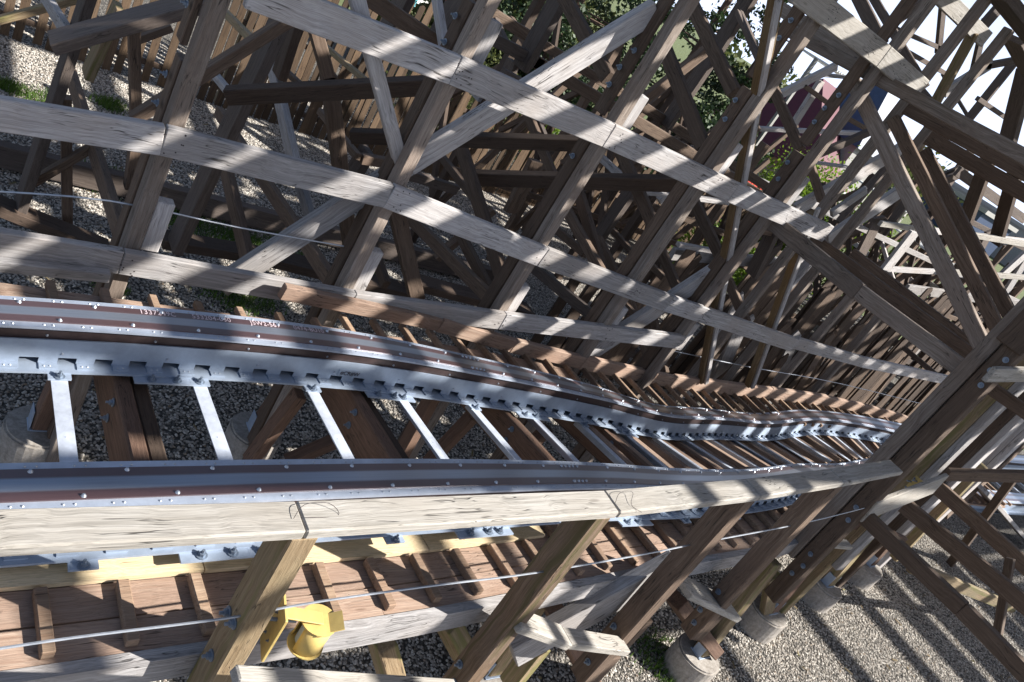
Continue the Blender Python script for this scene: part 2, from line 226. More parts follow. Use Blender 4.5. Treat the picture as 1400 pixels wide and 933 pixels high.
('right_back_trestle', 'post', [17.77, 9.4, 2.502], [17.946, 9.4, 1.359], 0.189, 0.08, 'X', 'dark'),
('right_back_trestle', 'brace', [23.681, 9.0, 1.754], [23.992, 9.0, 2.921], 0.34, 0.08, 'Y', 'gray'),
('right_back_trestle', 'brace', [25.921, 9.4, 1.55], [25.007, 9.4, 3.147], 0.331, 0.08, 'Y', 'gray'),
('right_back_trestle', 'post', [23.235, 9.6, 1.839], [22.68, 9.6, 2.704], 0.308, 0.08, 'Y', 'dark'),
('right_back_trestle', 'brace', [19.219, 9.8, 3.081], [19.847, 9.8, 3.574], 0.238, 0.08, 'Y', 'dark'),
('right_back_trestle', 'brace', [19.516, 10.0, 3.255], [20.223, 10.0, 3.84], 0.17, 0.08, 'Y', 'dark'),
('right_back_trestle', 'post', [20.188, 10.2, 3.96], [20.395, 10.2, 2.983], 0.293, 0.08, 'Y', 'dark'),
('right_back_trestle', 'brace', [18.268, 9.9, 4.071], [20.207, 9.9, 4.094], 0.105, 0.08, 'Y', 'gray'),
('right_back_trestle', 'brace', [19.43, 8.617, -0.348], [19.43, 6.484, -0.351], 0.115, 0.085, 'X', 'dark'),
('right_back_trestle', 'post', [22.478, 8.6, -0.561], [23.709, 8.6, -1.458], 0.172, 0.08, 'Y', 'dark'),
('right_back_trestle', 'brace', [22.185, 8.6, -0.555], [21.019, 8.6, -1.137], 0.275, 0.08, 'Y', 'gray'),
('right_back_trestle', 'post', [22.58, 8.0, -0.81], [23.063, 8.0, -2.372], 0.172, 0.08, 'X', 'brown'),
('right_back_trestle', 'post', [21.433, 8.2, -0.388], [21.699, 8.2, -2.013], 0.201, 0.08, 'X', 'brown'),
('right_back_trestle', 'post', [22.567, 8.4, -0.637], [24.898, 8.4, -2.29], 0.175, 0.08, 'Y', 'dark')]
H1=[[0.408, 1.98, 0.813], [1.542, 1.98, 0.849], [3.343, 1.99, 0.916], [4.792, 2.08, 0.943], [6.228, 2.25, 0.91], [7.715, 2.45, 0.871]]
COLS=[(1.62, 5.4, 3.6), (3.38, 5.4, 4.6), (5.1, 5.4, 5.2), (6.62, 5.42, 5.6), (8.0, 5.45, 6.0), (9.35, 5.78, 6.3), (10.65, 6.05, 5.0), (12.3, 6.2, 1.6), (14, 6.4, 1.2)]
MISC={'cable_near': [[0.55, 1.94, 0.221], [0.867, 1.94, 0.249], [1.25, 1.94, 0.265], [1.487, 1.94, 0.28], [1.857, 1.94, 0.333], [2.482, 1.94, 0.377], [3.164, 1.96, 0.383], [4.178, 2.05, 0.356], [4.844, 2.1, 0.374], [6.464, 2.25, 0.357], [8.336, 2.5, 0.289]], 'cable_far': [[0.645, 5.5, 0.008], [1.433, 5.45, 0.179], [2.399, 5.5, 0.172], [3.283, 5.5, 0.217]], 'cable_far2': [[8.486, 5.7, -0.31], [10.791, 5.9, -0.456], [14.01, 6.1, -0.566], [19.849, 6.4, -0.911]], 'bracket': [1.878, 1.94, 0.155], 'footings': [[7.765, 2.553, -2.3], [9.625, 2.917, -2.3], [11.473, 3.173, -2.3], [13.19, 3.419, -2.3], [1.529, 5.635, -2.3], [3.469, 5.748, -2.3], [4.874, 2.785, -2.3], [13.4, 1.874, -2.3]], 'grass': [[3.103, 13.503, -2.5], [3.57, 10.279, -2.5], [2.124, 12.926, -2.5], [3.931, 8.658, -2.5], [5.164, 10.124, -2.5], [4.214, 8.607, -2.5], [2.487, 8.367, -2.5], [7.539, 2.705, -2.5], [6.949, 3.595, -2.5], [1.661, 13.075, -2.5], [4.043, 10.091, -2.5], [6.508, 9.977, -2.5], [2.79, 10.895, -2.5], [4.525, 10.084, -2.5]], 'plaque': [2.968, 3.66, 0.252], 'txt': [[1.447, 4.395, 0.0], [2.755, 4.416, 0.0]]}
FIT=[3.5292, 3.4905, 3.5216, 3.6353, 3.7808, 3.9557, 4.2474, 4.6087, 4.9363, 4.7666, 4.4917, 4.327, 4.0733, 3.7567, -0.0016, 0.1541, 0.1945, 0.0823, -0.1057, -0.3078, -0.488, -0.7573, -0.8665, -1.0151, -1.1096, -1.0304, -1.1822, -1.3983, -0.0748, -0.0512, -0.0604, -0.1065, -0.1346, -0.2277, -0.2457, -0.2231, -0.1605, 0.139, -0.0227, 0.0019, 0.0004, -0.0001, 0.3, 0.269, 0.0703, 1.3949]

# ---------------- camera, sky, sun, exposure ----------------
cam=bpy.data.cameras.new('camera'); co=bpy.data.objects.new('camera',cam); S.collection.objects.link(co); S.camera=co
RM=((0.74854131,-0.12642587,-0.65092427),(-0.44661241,0.62947115,-0.63584859),(0.49012576,0.76666979,0.4147218))
co.matrix_world=Matrix.Translation((0,0,3.14))@Matrix(RM).to_4x4()
cam.sensor_width=36; cam.lens=28.29; cam.clip_start=.05; cam.clip_end=3000
SUN=Vector((1.0,-.75,.95)).normalized()          # towards the sun
el=math.asin(SUN.z); az=math.atan2(SUN.x,SUN.y)
W=bpy.data.worlds.new('World'); S.world=W; W.use_nodes=True
nt=W.node_tree; bg=nt.nodes['Background']; sk=nt.nodes.new('ShaderNodeTexSky'); sk.sky_type='NISHITA'; sk.sun_disc=False
sk.sun_elevation=el; sk.sun_rotation=az; sk.air_density=1.0; sk.dust_density=1.5
# pale haze low in the sky, the same all round the horizon
g_=nt.nodes.new('ShaderNodeNewGeometry'); sx=nt.nodes.new('ShaderNodeSeparateXYZ'); nt.links.new(g_.outputs['Incoming'],sx.inputs[0])
ab=nt.nodes.new('ShaderNodeMath'); ab.operation='ABSOLUTE'; nt.links.new(sx.outputs[2],ab.inputs[0])
mr=nt.nodes.new('ShaderNodeMapRange'); mr.interpolation_type='SMOOTHSTEP'; nt.links.new(ab.outputs[0],mr.inputs[0])
for i_,v_ in ((1,.02),(2,.42),(3,1.),(4,0.)): mr.inputs[i_].default_value=v_
mxs=nt.nodes.new('ShaderNodeMix'); mxs.data_type='RGBA'; nt.links.new(mr.outputs[0],mxs.inputs[0]); nt.links.new(sk.outputs[0],mxs.inputs[6]); mxs.inputs[7].default_value=(8.4,9.6,12.4,1)
nt.links.new(mxs.outputs[2],bg.inputs[0]); bg.inputs[1].default_value=.05
sl=bpy.data.lights.new('sun','SUN'); sl.energy=5.0; sl.angle=math.radians(.5); sl.color=(1,.97,.92)
so=bpy.data.objects.new('sun',sl); S.collection.objects.link(so); so.rotation_euler=SUN.to_track_quat('Z','Y').to_euler(); so.location=(20,-10,20)
S.view_settings.view_transform='Standard'; S.view_settings.look='None'; S.view_settings.gamma=1; S.view_settings.exposure=1.38
GZ=-2.5
# ---------------- materials ----------------
class N:
    def __init__(s,name):
        s.m=bpy.data.materials.new(name); s.m.use_nodes=True; s.t=s.m.node_tree; s.b=s.t.nodes['Principled BSDF']
    def n(s,ty,ins=None,**k):
        x=s.t.nodes.new(ty)
        for a,v in k.items(): setattr(x,a,v)
        for a,v in (ins or {}).items():
            if isinstance(v,bpy.types.NodeSocket): s.t.links.new(v,x.inputs[a])
            else: x.inputs[a].default_value=v
        return x
    def l(s,a,b): s.t.links.new(a,b)
    def math(s,op,a,b=0.,clamp=False):
        return s.n('ShaderNodeMath',{0:a,1:b},operation=op,use_clamp=clamp).outputs[0]
    def mix(s,f,a,b,bt='MIX'):
        x=s.n('ShaderNodeMix',data_type='RGBA',blend_type=bt)
        for i,v in ((0,f),(6,a),(7,b)):
            if isinstance(v,bpy.types.NodeSocket): s.l(v,x.inputs[i])
            else: x.inputs[i].default_value=v if i==0 else (*v,1)
        return x.outputs[2]
    def ramp(s,f,pts):
        r=s.n('ShaderNodeValToRGB',{0:f}); e=r.color_ramp.elements
        while len(e)<len(pts): e.new(.5)
        for q,(p,c) in zip(e,pts): q.position=p; q.color=(c,c,c,1) if not isinstance(c,tuple) else (*c,1)
        return r.outputs[0]
    def noise(s,vec,scale,detail=4,rough=.6):
        return s.n('ShaderNodeTexNoise',{'Vector':vec,'Scale':scale,'Detail':detail,'Roughness':rough}).outputs[0]
def wood(name,c1,c2,c3,crack=.6,rough=.85,vary=.25,stain=None):
    s=N(name); tc=s.n('ShaderNodeTexCoord'); oi=s.n('ShaderNodeObjectInfo')
    off=s.n('ShaderNodeVectorMath',{0:tc.outputs['Object'],1:s.n('ShaderNodeCombineXYZ',{0:s.math('MULTIPLY',oi.outputs['Random'],37.),1:s.math('MULTIPLY',oi.outputs['Random'],91.),2:s.math('MULTIPLY',oi.outputs['Random'],53.)}).outputs[0]},operation='ADD').outputs[0]
    wob=s.noise(off,2.2,2)
    dist=s.n('ShaderNodeVectorMath',{0:off,1:s.n('ShaderNodeCombineXYZ',{0:0.,1:s.math('MULTIPLY',wob,.05),2:s.math('MULTIPLY',wob,.09)}).outputs[0]},operation='ADD').outputs[0]
    st=s.n('ShaderNodeMapping',{'Vector':dist,'Scale':(.5,16,16)}).outputs[0]
    g1=s.noise(st,3.0,6,.65)
    st2=s.n('ShaderNodeMapping',{'Vector':dist,'Scale':(.75,60,60)}).outputs[0]
    g2=s.noise(st2,4.0,3,.6)
    big=s.noise(off,1.6,3)
    st3=s.n('ShaderNodeMapping',{'Vector':dist,'Scale':(.45,11,11)}).outputs[0]
    g3=s.noise(st3,2.6,2,.5)
    f=s.ramp(g1,[(.34,0),(.66,1)])
    c=s.mix(f,c1,c2)
    c=s.mix(s.ramp(big,[(.38,0),(.66,.85)]),c,c3)
    fine=s.ramp(g2,[(.36,.66),(.6,1.12)])
    c=s.mix(.7,c,fine,'MULTIPLY')
    # long drying cracks: thin band where the stretched noise crosses a level
    cr=s.math('ABSOLUTE',s.math('SUBTRACT',g3,.5)); cr=s.ramp(cr,[(.0,0),(.005,.15),(.014,1)])
    m=s.ramp(s.noise(off,3.3,2),[(.5,0),(.58,1)])
    crk=s.math('MULTIPLY',s.math('SUBTRACT',1.,cr),m)
    c=s.mix(s.math('MULTIPLY',crk,crack),c,(.018,.014,.011))
    # knots
    kv=s.n('ShaderNodeMapping',{'Vector':off,'Scale':(2.3,8,8)}).outputs[0]
    vo=s.n('ShaderNodeTexVoronoi',{'Vector':kv,'Scale':1.0}).outputs[0]
    kn=s.ramp(vo,[(.0,1),(.06,.7),(.11,0)])
    c=s.mix(s.math('MULTIPLY',kn,.5),c,(c1[0]*.3,c1[1]*.25,c1[2]*.22))
    if stain: 
        c=s.mix(s.math('MULTIPLY',s.ramp(s.noise(st,1.1,3),[(.52,0),(.62,1)]),.8),c,stain)
    v=s.math('ADD',1-vary,s.math('MULTIPLY',oi.outputs['Random'],vary*2))
    hs=s.n('ShaderNodeHueSaturation',{'Color':c,'Value':v,'Saturation':1.0}).outputs[0]
    s.l(hs,s.b.inputs['Base Color']); s.b.inputs['Roughness'].default_value=rough; s.b.inputs['Specular IOR Level'].default_value=.3
    h=s.math('ADD',s.math('MULTIPLY',g2,.5),s.math('SUBTRACT',s.math('MULTIPLY',g1,.6),s.math('MULTIPLY',crk,1.2)))
    bp=s.n('ShaderNodeBump',{'Height':h,'Strength':.55,'Distance':.006}); s.l(bp.outputs[0],s.b.inputs['Normal'])
    return s.m
MT={}
MT['gray']=wood('weathered_grey_wood',(.25,.235,.23),(.45,.43,.42),(.33,.295,.27),.85)
MT['pale']=wood('bleached_wood',(.25,.23,.20),(.40,.375,.34),(.31,.28,.24),.85,vary=.08)
MT['brown']=wood('aged_brown_wood',(.078,.050,.034),(.165,.118,.085),(.115,.078,.056),.8)
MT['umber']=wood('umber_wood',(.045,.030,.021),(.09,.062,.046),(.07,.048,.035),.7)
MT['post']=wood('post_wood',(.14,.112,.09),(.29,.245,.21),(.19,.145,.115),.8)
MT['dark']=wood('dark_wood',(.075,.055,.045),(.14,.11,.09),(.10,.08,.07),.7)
MT['red']=wood('reddish_wood',(.10,.055,.037),(.18,.11,.077),(.13,.08,.056),.8)
MT['yellow']=wood('yellowed_wood',(.18,.12,.065),(.29,.215,.13),(.21,.17,.10),.7,stain=(.14,.13,.045))
MT['ochre']=wood('ochre_stained_wood',(.15,.10,.05),(.26,.19,.11),(.20,.12,.05),.6)
MT['umber2']=wood('warm_brown_wood',(.13,.08,.045),(.24,.165,.11),(.17,.12,.085),.7,stain=(.09,.075,.03))
MT['deck']=wood('deck_plank_wood',(.24,.155,.11),(.35,.26,.20),(.29,.195,.145),.8,vary=.16)
MT['cleat']=wood('cleat_wood',(.24,.15,.095),(.36,.26,.18),(.20,.13,.09),.7)
MT['new']=wood('new_pine_board',(.50,.38,.22),(.62,.50,.33),(.56,.44,.28),.12,vary=.06,rough=.6)
MT['slat']=wood('fence_slat_wood',(.055,.033,.02),(.12,.078,.045),(.085,.058,.038),.5,vary=.4)
def metal(name,col,rough=.4,met=.7,spot=.25,sc=14,bump=.15):
    s=N(name); tc=s.n('ShaderNodeTexCoord').outputs['Object']
    n1=s.noise(tc,sc,5,.7); n2=s.noise(tc,sc*.12,3)
    f=s.ramp(n1,[(.3,1-spot),(.7,1.05)]); c=s.mix(1.,col,f,'MULTIPLY'); f2=s.ramp(n2,[(.35,.8),(.65,1.08)]); c=s.mix(.8,c,f2,'MULTIPLY')
    s.l(c,s.b.inputs['Base Color']); s.b.inputs['Metallic'].default_value=met
    r=s.math('ADD',rough-.08,s.math('MULTIPLY',n1,.2)); s.l(r,s.b.inputs['Roughness'])
    bp=s.n('ShaderNodeBump',{'Height':n1,'Strength':bump,'Distance':.002}); s.l(bp.outputs[0],s.b.inputs['Normal'])
    return s.m
MT['galv']=metal('galvanised_steel',(.33,.39,.48),.5,.3,.15,14,.06); MT['strip']=metal('bright_zinc_strip',(.46,.51,.60),.38,.45,.15,14,.06)
MT['tie']=metal('galvanised_tie',(.58,.62,.70),.5,.3)
MT['weather']=metal('brown_weathering_steel',(.06,.038,.036),.45,.35,.4)
MT['bolt']=metal('bolt_steel',(.24,.29,.36),.5,.6)
MT['rivet']=metal('rivet_zinc',(.42,.45,.50),.38,.7)
MT['cable']=metal('steel_cable',(.42,.44,.47),.4,.7)
MT['yellowpaint']=metal('yellow_paint',(.56,.41,.14),.45,0,.15,20,.25)
def plate_mat():
    s=N('running_plate_steel'); uv=s.n('ShaderNodeUVMap').outputs[0]; sp=s.n('ShaderNodeSeparateXYZ',{0:uv})
    u,v=sp.outputs[0],sp.outputs[1]
    st=s.n('ShaderNodeCombineXYZ',{0:s.math('MULTIPLY',u,.8),1:s.math('MULTIPLY',v,60.),2:0.}).outputs[0]
    n1=s.noise(st,3,4,.6); wav=s.noise(s.n('ShaderNodeCombineXYZ',{0:u,1:0.,2:0.}).outputs[0],.5,2)
    d=s.math('ABSOLUTE',s.math('SUBTRACT',v,s.math('ADD',.1,s.math('MULTIPLY',s.math('SUBTRACT',wav,.5),.02))))
    band=s.ramp(s.math('ADD',d,s.math('MULTIPLY',s.math('SUBTRACT',n1,.5),.02)),[(.032,1),(.046,0)])
    c=s.mix(band,(.085,.046,.046),(.33,.36,.42)); c=s.mix(.5,c,s.ramp(n1,[(.3,.7),(.7,1.15)]),'MULTIPLY')
    s.l(c,s.b.inputs['Base Color']); s.l(s.math('ADD',.25,s.math('MULTIPLY',band,.5)),s.b.inputs['Metallic'])
    s.b.inputs['Coat Weight'].default_value=.8; s.b.inputs['Coat Roughness'].default_value=.3; s.b.inputs['Coat IOR'].default_value=1.7
    s.l(s.math('SUBTRACT',.36,s.math('MULTIPLY',band,.08)),s.b.inputs['Roughness'])
    return s.m
MT['plate']=plate_mat()
def ground_mat():
    s=N('gravel_bed'); tc=s.n('ShaderNodeTexCoord').outputs['Object']
    v=s.n('ShaderNodeTexVoronoi',{'Vector':tc,'Scale':30.}); col=v.outputs['Color']
    g=s.n('ShaderNodeSeparateXYZ',{0:col}).outputs[0]
    c=s.mix(g,(.10,.09,.075),(.28,.25,.21)); e=s.ramp(v.outputs[0],[(.1,1),(.62,.25)])
    c=s.mix(1.,c,e,'MULTIPLY')
    sp=s.n('ShaderNodeSeparateXYZ',{0:tc}); r=s.math('MAXIMUM',sp.outputs[1],s.math('MULTIPLY',sp.outputs[0],.75))
    far=s.math('GREATER_THAN',s.math('ADD',r,s.math('MULTIPLY',s.noise(tc,.3,3),4.)),25.)
    gr=s.mix(s.noise(tc,1.5,5),(.05,.08,.02),(.12,.13,.05)); c=s.mix(far,c,gr)
    s.l(c,s.b.inputs['Base Color']); s.b.inputs['Roughness'].default_value=.95
    bp=s.n('ShaderNodeBump',{'Height':v.outputs[0],'Strength':1.,'Distance':.02}); bp.invert=True; s.l(bp.outputs[0],s.b.inputs['Normal'])
    return s.m
def stone_mat():
    s=N('gravel_stone'); oi=s.n('ShaderNodeObjectInfo'); r=oi.outputs['Random']
    c=s.ramp(r,[(.0,(.14,.125,.105)),(.35,(.28,.25,.215)),(.65,(.38,.345,.30)),(.9,(.54,.50,.44)),(1.,(.20,.14,.09))])
    s.l(c,s.b.inputs['Base Color']); s.b.inputs['Roughness'].default_value=.9; return s.m
def concrete():
    s=N('concrete'); tc=s.n('ShaderNodeTexCoord').outputs['Object']; n=s.noise(tc,22,6,.75)
    c=s.mix(s.ramp(n,[(.35,0),(.62,1)]),(.19,.165,.14),(.34,.31,.275)); s.l(c,s.b.inputs['Base Color']); s.b.inputs['Roughness'].default_value=.9
    bp=s.n('ShaderNodeBump',{'Height':s.noise(tc,60,3),'Strength':.3,'Distance':.003}); s.l(bp.outputs[0],s.b.inputs['Normal']); return s.m
def leaf(name,a,b,tr=.35):
    s=N(name); oi=s.n('ShaderNodeTexCoord').outputs['Object']; n=s.noise(oi,1.3,3); g=s.n('ShaderNodeNewGeometry').outputs['Random Per Island']
    c=s.mix(s.math('ADD',s.math('MULTIPLY',n,.6),s.math('MULTIPLY',g,.4)),a,b)
    s.l(c,s.b.inputs['Base Color']); s.b.inputs['Roughness'].default_value=.6
    tl=s.n('ShaderNodeBsdfTranslucent',{'Color':c}); mx=s.n('ShaderNodeMixShader',{0:tr}); s.l(s.b.outputs[0],mx.inputs[1]); s.l(tl.outputs[0],mx.inputs[2])
    s.l(mx.outputs[0],s.t.nodes['Material Output'].inputs[0]); return s.m
def plain(name,col,rough=.6,met=0,bumpn=0):
    s=N(name); tc=s.n('ShaderNodeTexCoord').outputs['Object']; n=s.noise(tc,6,4)
    c=s.mix(.6,col,s.ramp(n,[(.3,.75),(.7,1.15)]),'MULTIPLY'); s.l(c,s.b.inputs['Base Color'])
    s.b.inputs['Roughness'].default_value=rough; s.b.inputs['Metallic'].default_value=met; return s.m
MT['ground']=ground_mat(); MT['stone']=stone_mat(); MT['concrete']=concrete()
MT['conifer']=leaf('conifer_needles',(.012,.030,.010),(.045,.075,.022),.2)
MT['olive']=leaf('olive_leaves',(.05,.07,.02),(.13,.14,.04))
MT['bright']=leaf('bright_leaves',(.08,.15,.01),(.20,.30,.03),.5)
MT['grass']=leaf('grass_blades',(.04,.09,.01),(.12,.20,.03),.4)
MT['bark']=plain('bark',(.10,.06,.04),.9)
MT['roofred']=plain('red_roof',(.09,.016,.028),.6); MT['wall']=plain('house_wall',(.30,.29,.27),.8); MT['darkfill']=plain('shade_and_black',(.03,.02,.02),.6)
MT['white']=plain('white_paint',(.75,.75,.73),.5); MT['bluep']=plain('blue_paint',(.04,.06,.11),.5); MT['redp']=plain('red_paint',(.55,.06,.04),.5); MT['teal']=plain('teal_paint',(.10,.35,.42),.5)
MT['glass']=plain('window_glass',(.02,.03,.04),.1)
MT['letter']=plain('stencil_paint',(.62,.50,.52),.6)
# ---------------- helpers ----------------
def link(name,me,mat=None,parent=None,loc=None,kind=None):
    o=bpy.data.objects.new(name,me); S.collection.objects.link(o)
    if mat and me and not me.materials: me.materials.append(mat)
    if loc is not None: o.location=loc
    if parent: o.parent=parent
    if kind: o['kind']=kind
    return o
def tag(o,label,cat,group=None):
    o['label']=label; o['category']=cat
    if group: o['group']=group
    return o
def thing(name,label,cat,loc=(0,0,0),group=None):
    o=bpy.data.objects.new(name,None); S.collection.objects.link(o); o.location=loc; o.empty_display_size=.2
    return tag(o,label,cat,group)
def box_mesh(l,w,t,bev=.006,irr=.0):
    bm=bmesh.new(); bmesh.ops.create_cube(bm,size=1)
    for v in bm.verts: v.co=Vector((v.co.x*l,v.co.y*t,v.co.z*w))
    b=min(bev,t*.2,w*.2)
    if b>0: bmesh.ops.bevel(bm,geom=bm.edges[:],offset=b,segments=1,affect='EDGES')
    me=bpy.data.meshes.new('box'); bm.to_mesh(me); bm.free(); return me
def frame(P,Q,normal):
    P=Vector(P);Q=Vector(Q); x=(Q-P).normalized(); n=Vector(normal); y=(n-x*n.dot(x)).normalized(); z=x.cross(y)
    m=Matrix((x,y,z)).transposed().to_4x4(); m.translation=(P+Q)/2; return m,(Q-P).length
def beam(name,P,Q,w,t,face,mat,parent,bev=.007):
    nrm={'X':(1,0,0),'Y':(0,1,0),'Z':(0,0,1)}[face] if isinstance(face,str) else face
    m,l=frame(P,Q,nrm)
    me=box_mesh(l,w,t,bev)
    o=link(name,me,MT[mat],None)
    loc=parent.location if parent else Vector()
    m2=Matrix.Translation(-Vector(loc))@m if parent else m
    o.matrix_world=m2
    if parent: o.parent=parent
    return o
_shared={}
def inst(name,key,make,mat,M,parent):
    if key not in _shared:
        me=make(); me.materials.append(mat); _shared[key]=me
    o=bpy.data.objects.new(name,_shared[key]); S.collection.objects.link(o)
    o.matrix_world=(Matrix.Translation(-parent.location)@M) if parent else M
    if parent: o.parent=parent
    return o
def cyl(bm,P,Q,r,seg=8,r2=None):
    P=Vector(P);Q=Vector(Q); m=(Q-P).to_track_quat('Z','Y').to_matrix().to_4x4(); m.translation=(P+Q)/2
    bmesh.ops.create_cone(bm,cap_ends=True,segments=seg,radius1=r,radius2=r if r2 is None else r2,depth=(Q-P).length,matrix=m)
def tomesh(bm,name='m'):
    me=bpy.data.meshes.new(name); bm.to_mesh(me); bm.free(); return me
def bolt_mesh():
    bm=bmesh.new(); cyl(bm,(0,0,0),(0,0,.005),.028,12); cyl(bm,(0,0,.005),(0,0,.022),.017,6); cyl(bm,(0,0,.022),(0,0,.042),.008,6)
    return tomesh(bm)
def bolt(P,nrm,parent):
    m=Vector(nrm).to_track_quat('Z','Y').to_matrix().to_4x4(); m.translation=Vector(P)
    return inst('bolt','bolt',bolt_mesh,MT['bolt'],m,parent)
def polytube(name,pts,r,mat,parent=None,seg=6,sub=4,sag=0):
    # smooth tube through the points
    P=[Vector(p) for p in pts]; out=[]
    for i in range(len(P)-1):
        p0=P[max(i-1,0)];p1=P[i];p2=P[i+1];p3=P[min(i+2,len(P)-1)]
        for k in range(sub):
            t=k/sub; out.append(.5*((2*p1)+(p2-p0)*t+(2*p0-5*p1+4*p2-p3)*t*t+(3*p1-p0-3*p2+p3)*t**3))
    out.append(P[-1]); bm=bmesh.new(); rings=[]
    for i,p in enumerate(out):
        d=(out[min(i+1,len(out)-1)]-out[max(i-1,0)]).normalized(); a=d.cross(Vector((0,0,1))).normalized(); b=d.cross(a)
        rings.append([bm.verts.new(p+(a*math.cos(2*math.pi*k/seg)+b*math.sin(2*math.pi*k/seg))*r) for k in range(seg)])
    for A,B in zip(rings,rings[1:]):
        for k in range(seg): bm.faces.new((A[k],A[(k+1)%seg],B[(k+1)%seg],B[k]))
    bm.faces.new(rings[0]); bm.faces.new(rings[-1][::-1])
    bmesh.ops.recalc_face_normals(bm,faces=bm.faces[:])
    o=link(name,tomesh(bm),MT[mat],parent); return o
# ---------------- track path ----------------
KX=[0,1.5,3,4.5,6,7.5,9,11,13,16,20,26,34,44.]; n_=len(KX); KY=FIT[:n_]; KZ=FIT[n_:2*n_]; KB=FIT[2*n_:3*n_]; RW,RH,RO,RG=FIT[3*n_:]
def grad(v,k):
    g=[]
    for i in range(len(v)):
        if i==0: g.append((v[1]-v[0])/(k[1]-k[0]))
        elif i==len(v)-1: g.append((v[-1]-v[-2])/(k[-1]-k[-2]))
        else:
            h0=k[i]-k[i-1];h1=k[i+1]-k[i]; g.append((h0*h0*v[i+1]+(h1*h1-h0*h0)*v[i]-h1*h1*v[i-1])/(h0*h1*(h0+h1)))
    return g
GY,GZ_,GB=grad(KY,KX),grad(KZ,KX),grad(KB,KX)
def herm(v,m,x):
    if x<=KX[0]: return v[0]+m[0]*(x-KX[0])
    i=max(j for j in range(n_-1) if KX[j]<=x); h=KX[i+1]-KX[i]; t=(x-KX[i])/h
    return (2*t**3-3*t**2+1)*v[i]+(t**3-2*t**2+t)*h*m[i]+(-2*t**3+3*t**2)*v[i+1]+(t**3-t**2)*h*m[i+1]
def tp(x,l=0,u=0):
    y=herm(KY,GY,x);z=herm(KZ,GZ_,x);b=herm(KB,GB,x); e=.02
    dy=(herm(KY,GY,x+e)-herm(KY,GY,x-e))/(2*e); L=math.sqrt(1+dy*dy); nx,ny=-dy/L,1/L
    lat=l*math.cos(b)-u*math.sin(b); up=l*math.sin(b)+u*math.cos(b)
    return Vector((x+nx*lat,y+ny*lat,z+up))
def tmat(x,l,u):
    P=tp(x,l,u); X=(tp(x+.05,l,u)-tp(x-.05,l,u)).normalized(); L=(tp(x,l+.1,u)-tp(x,l-.1,u)).normalized(); U=X.cross(L).normalized(); L=U.cross(X)
    m=Matrix((X,L,U)).transposed().to_4x4(); m.translation=P; return m
def xs_(a,b,st):
    n=max(1,round((b-a)/st)); return [a+(b-a)*i/n for i in range(n+1)]
def sweep(name,prof,a,b,mat,parent,st=.2,fn=tp,kind=None):
    """closed profile [(l,u)] swept along the track from x=a to b; UV: u metres along, v = l offset from first point"""
    bm=bmesh.new(); uvl=bm.loops.layers.uv.new('UVMap'); R=[]
    X=xs_(a,b,st)
    for x in X: R.append([bm.verts.new(fn(x,l,u)) for l,u in prof])
    k=len(prof)
    for i in range(len(X)-1):
        for j in range(k):
            jj=(j+1)%k
            f=bm.faces.new((R[i][j],R[i+1][j],R[i+1][jj],R[i][jj]))
            for lp,(xx,pp) in zip(f.loops,((X[i],j),(X[i+1],j),(X[i+1],jj),(X[i],jj))): lp[uvl].uv=(xx,prof[pp][0]-prof[0][0])
    bm.faces.new(R[0]); bm.faces.new(R[-1][::-1])
    bmesh.ops.recalc_face_normals(bm,faces=bm.faces[:])
    return link(name,tomesh(bm),MT[mat],parent,kind=kind)
def rect(l0,l1,u0,u1): return [(l0,u1),(l1,u1),(l1,u0),(l0,u0)]
# ---------------- ground ----------------
bm=bmesh.new(); bmesh.ops.create_grid(bm,x_segments=1,y_segments=1,size=900)
g=link('gravel_ground',tomesh(bm),MT['ground'],loc=(0,0,GZ),kind='structure')
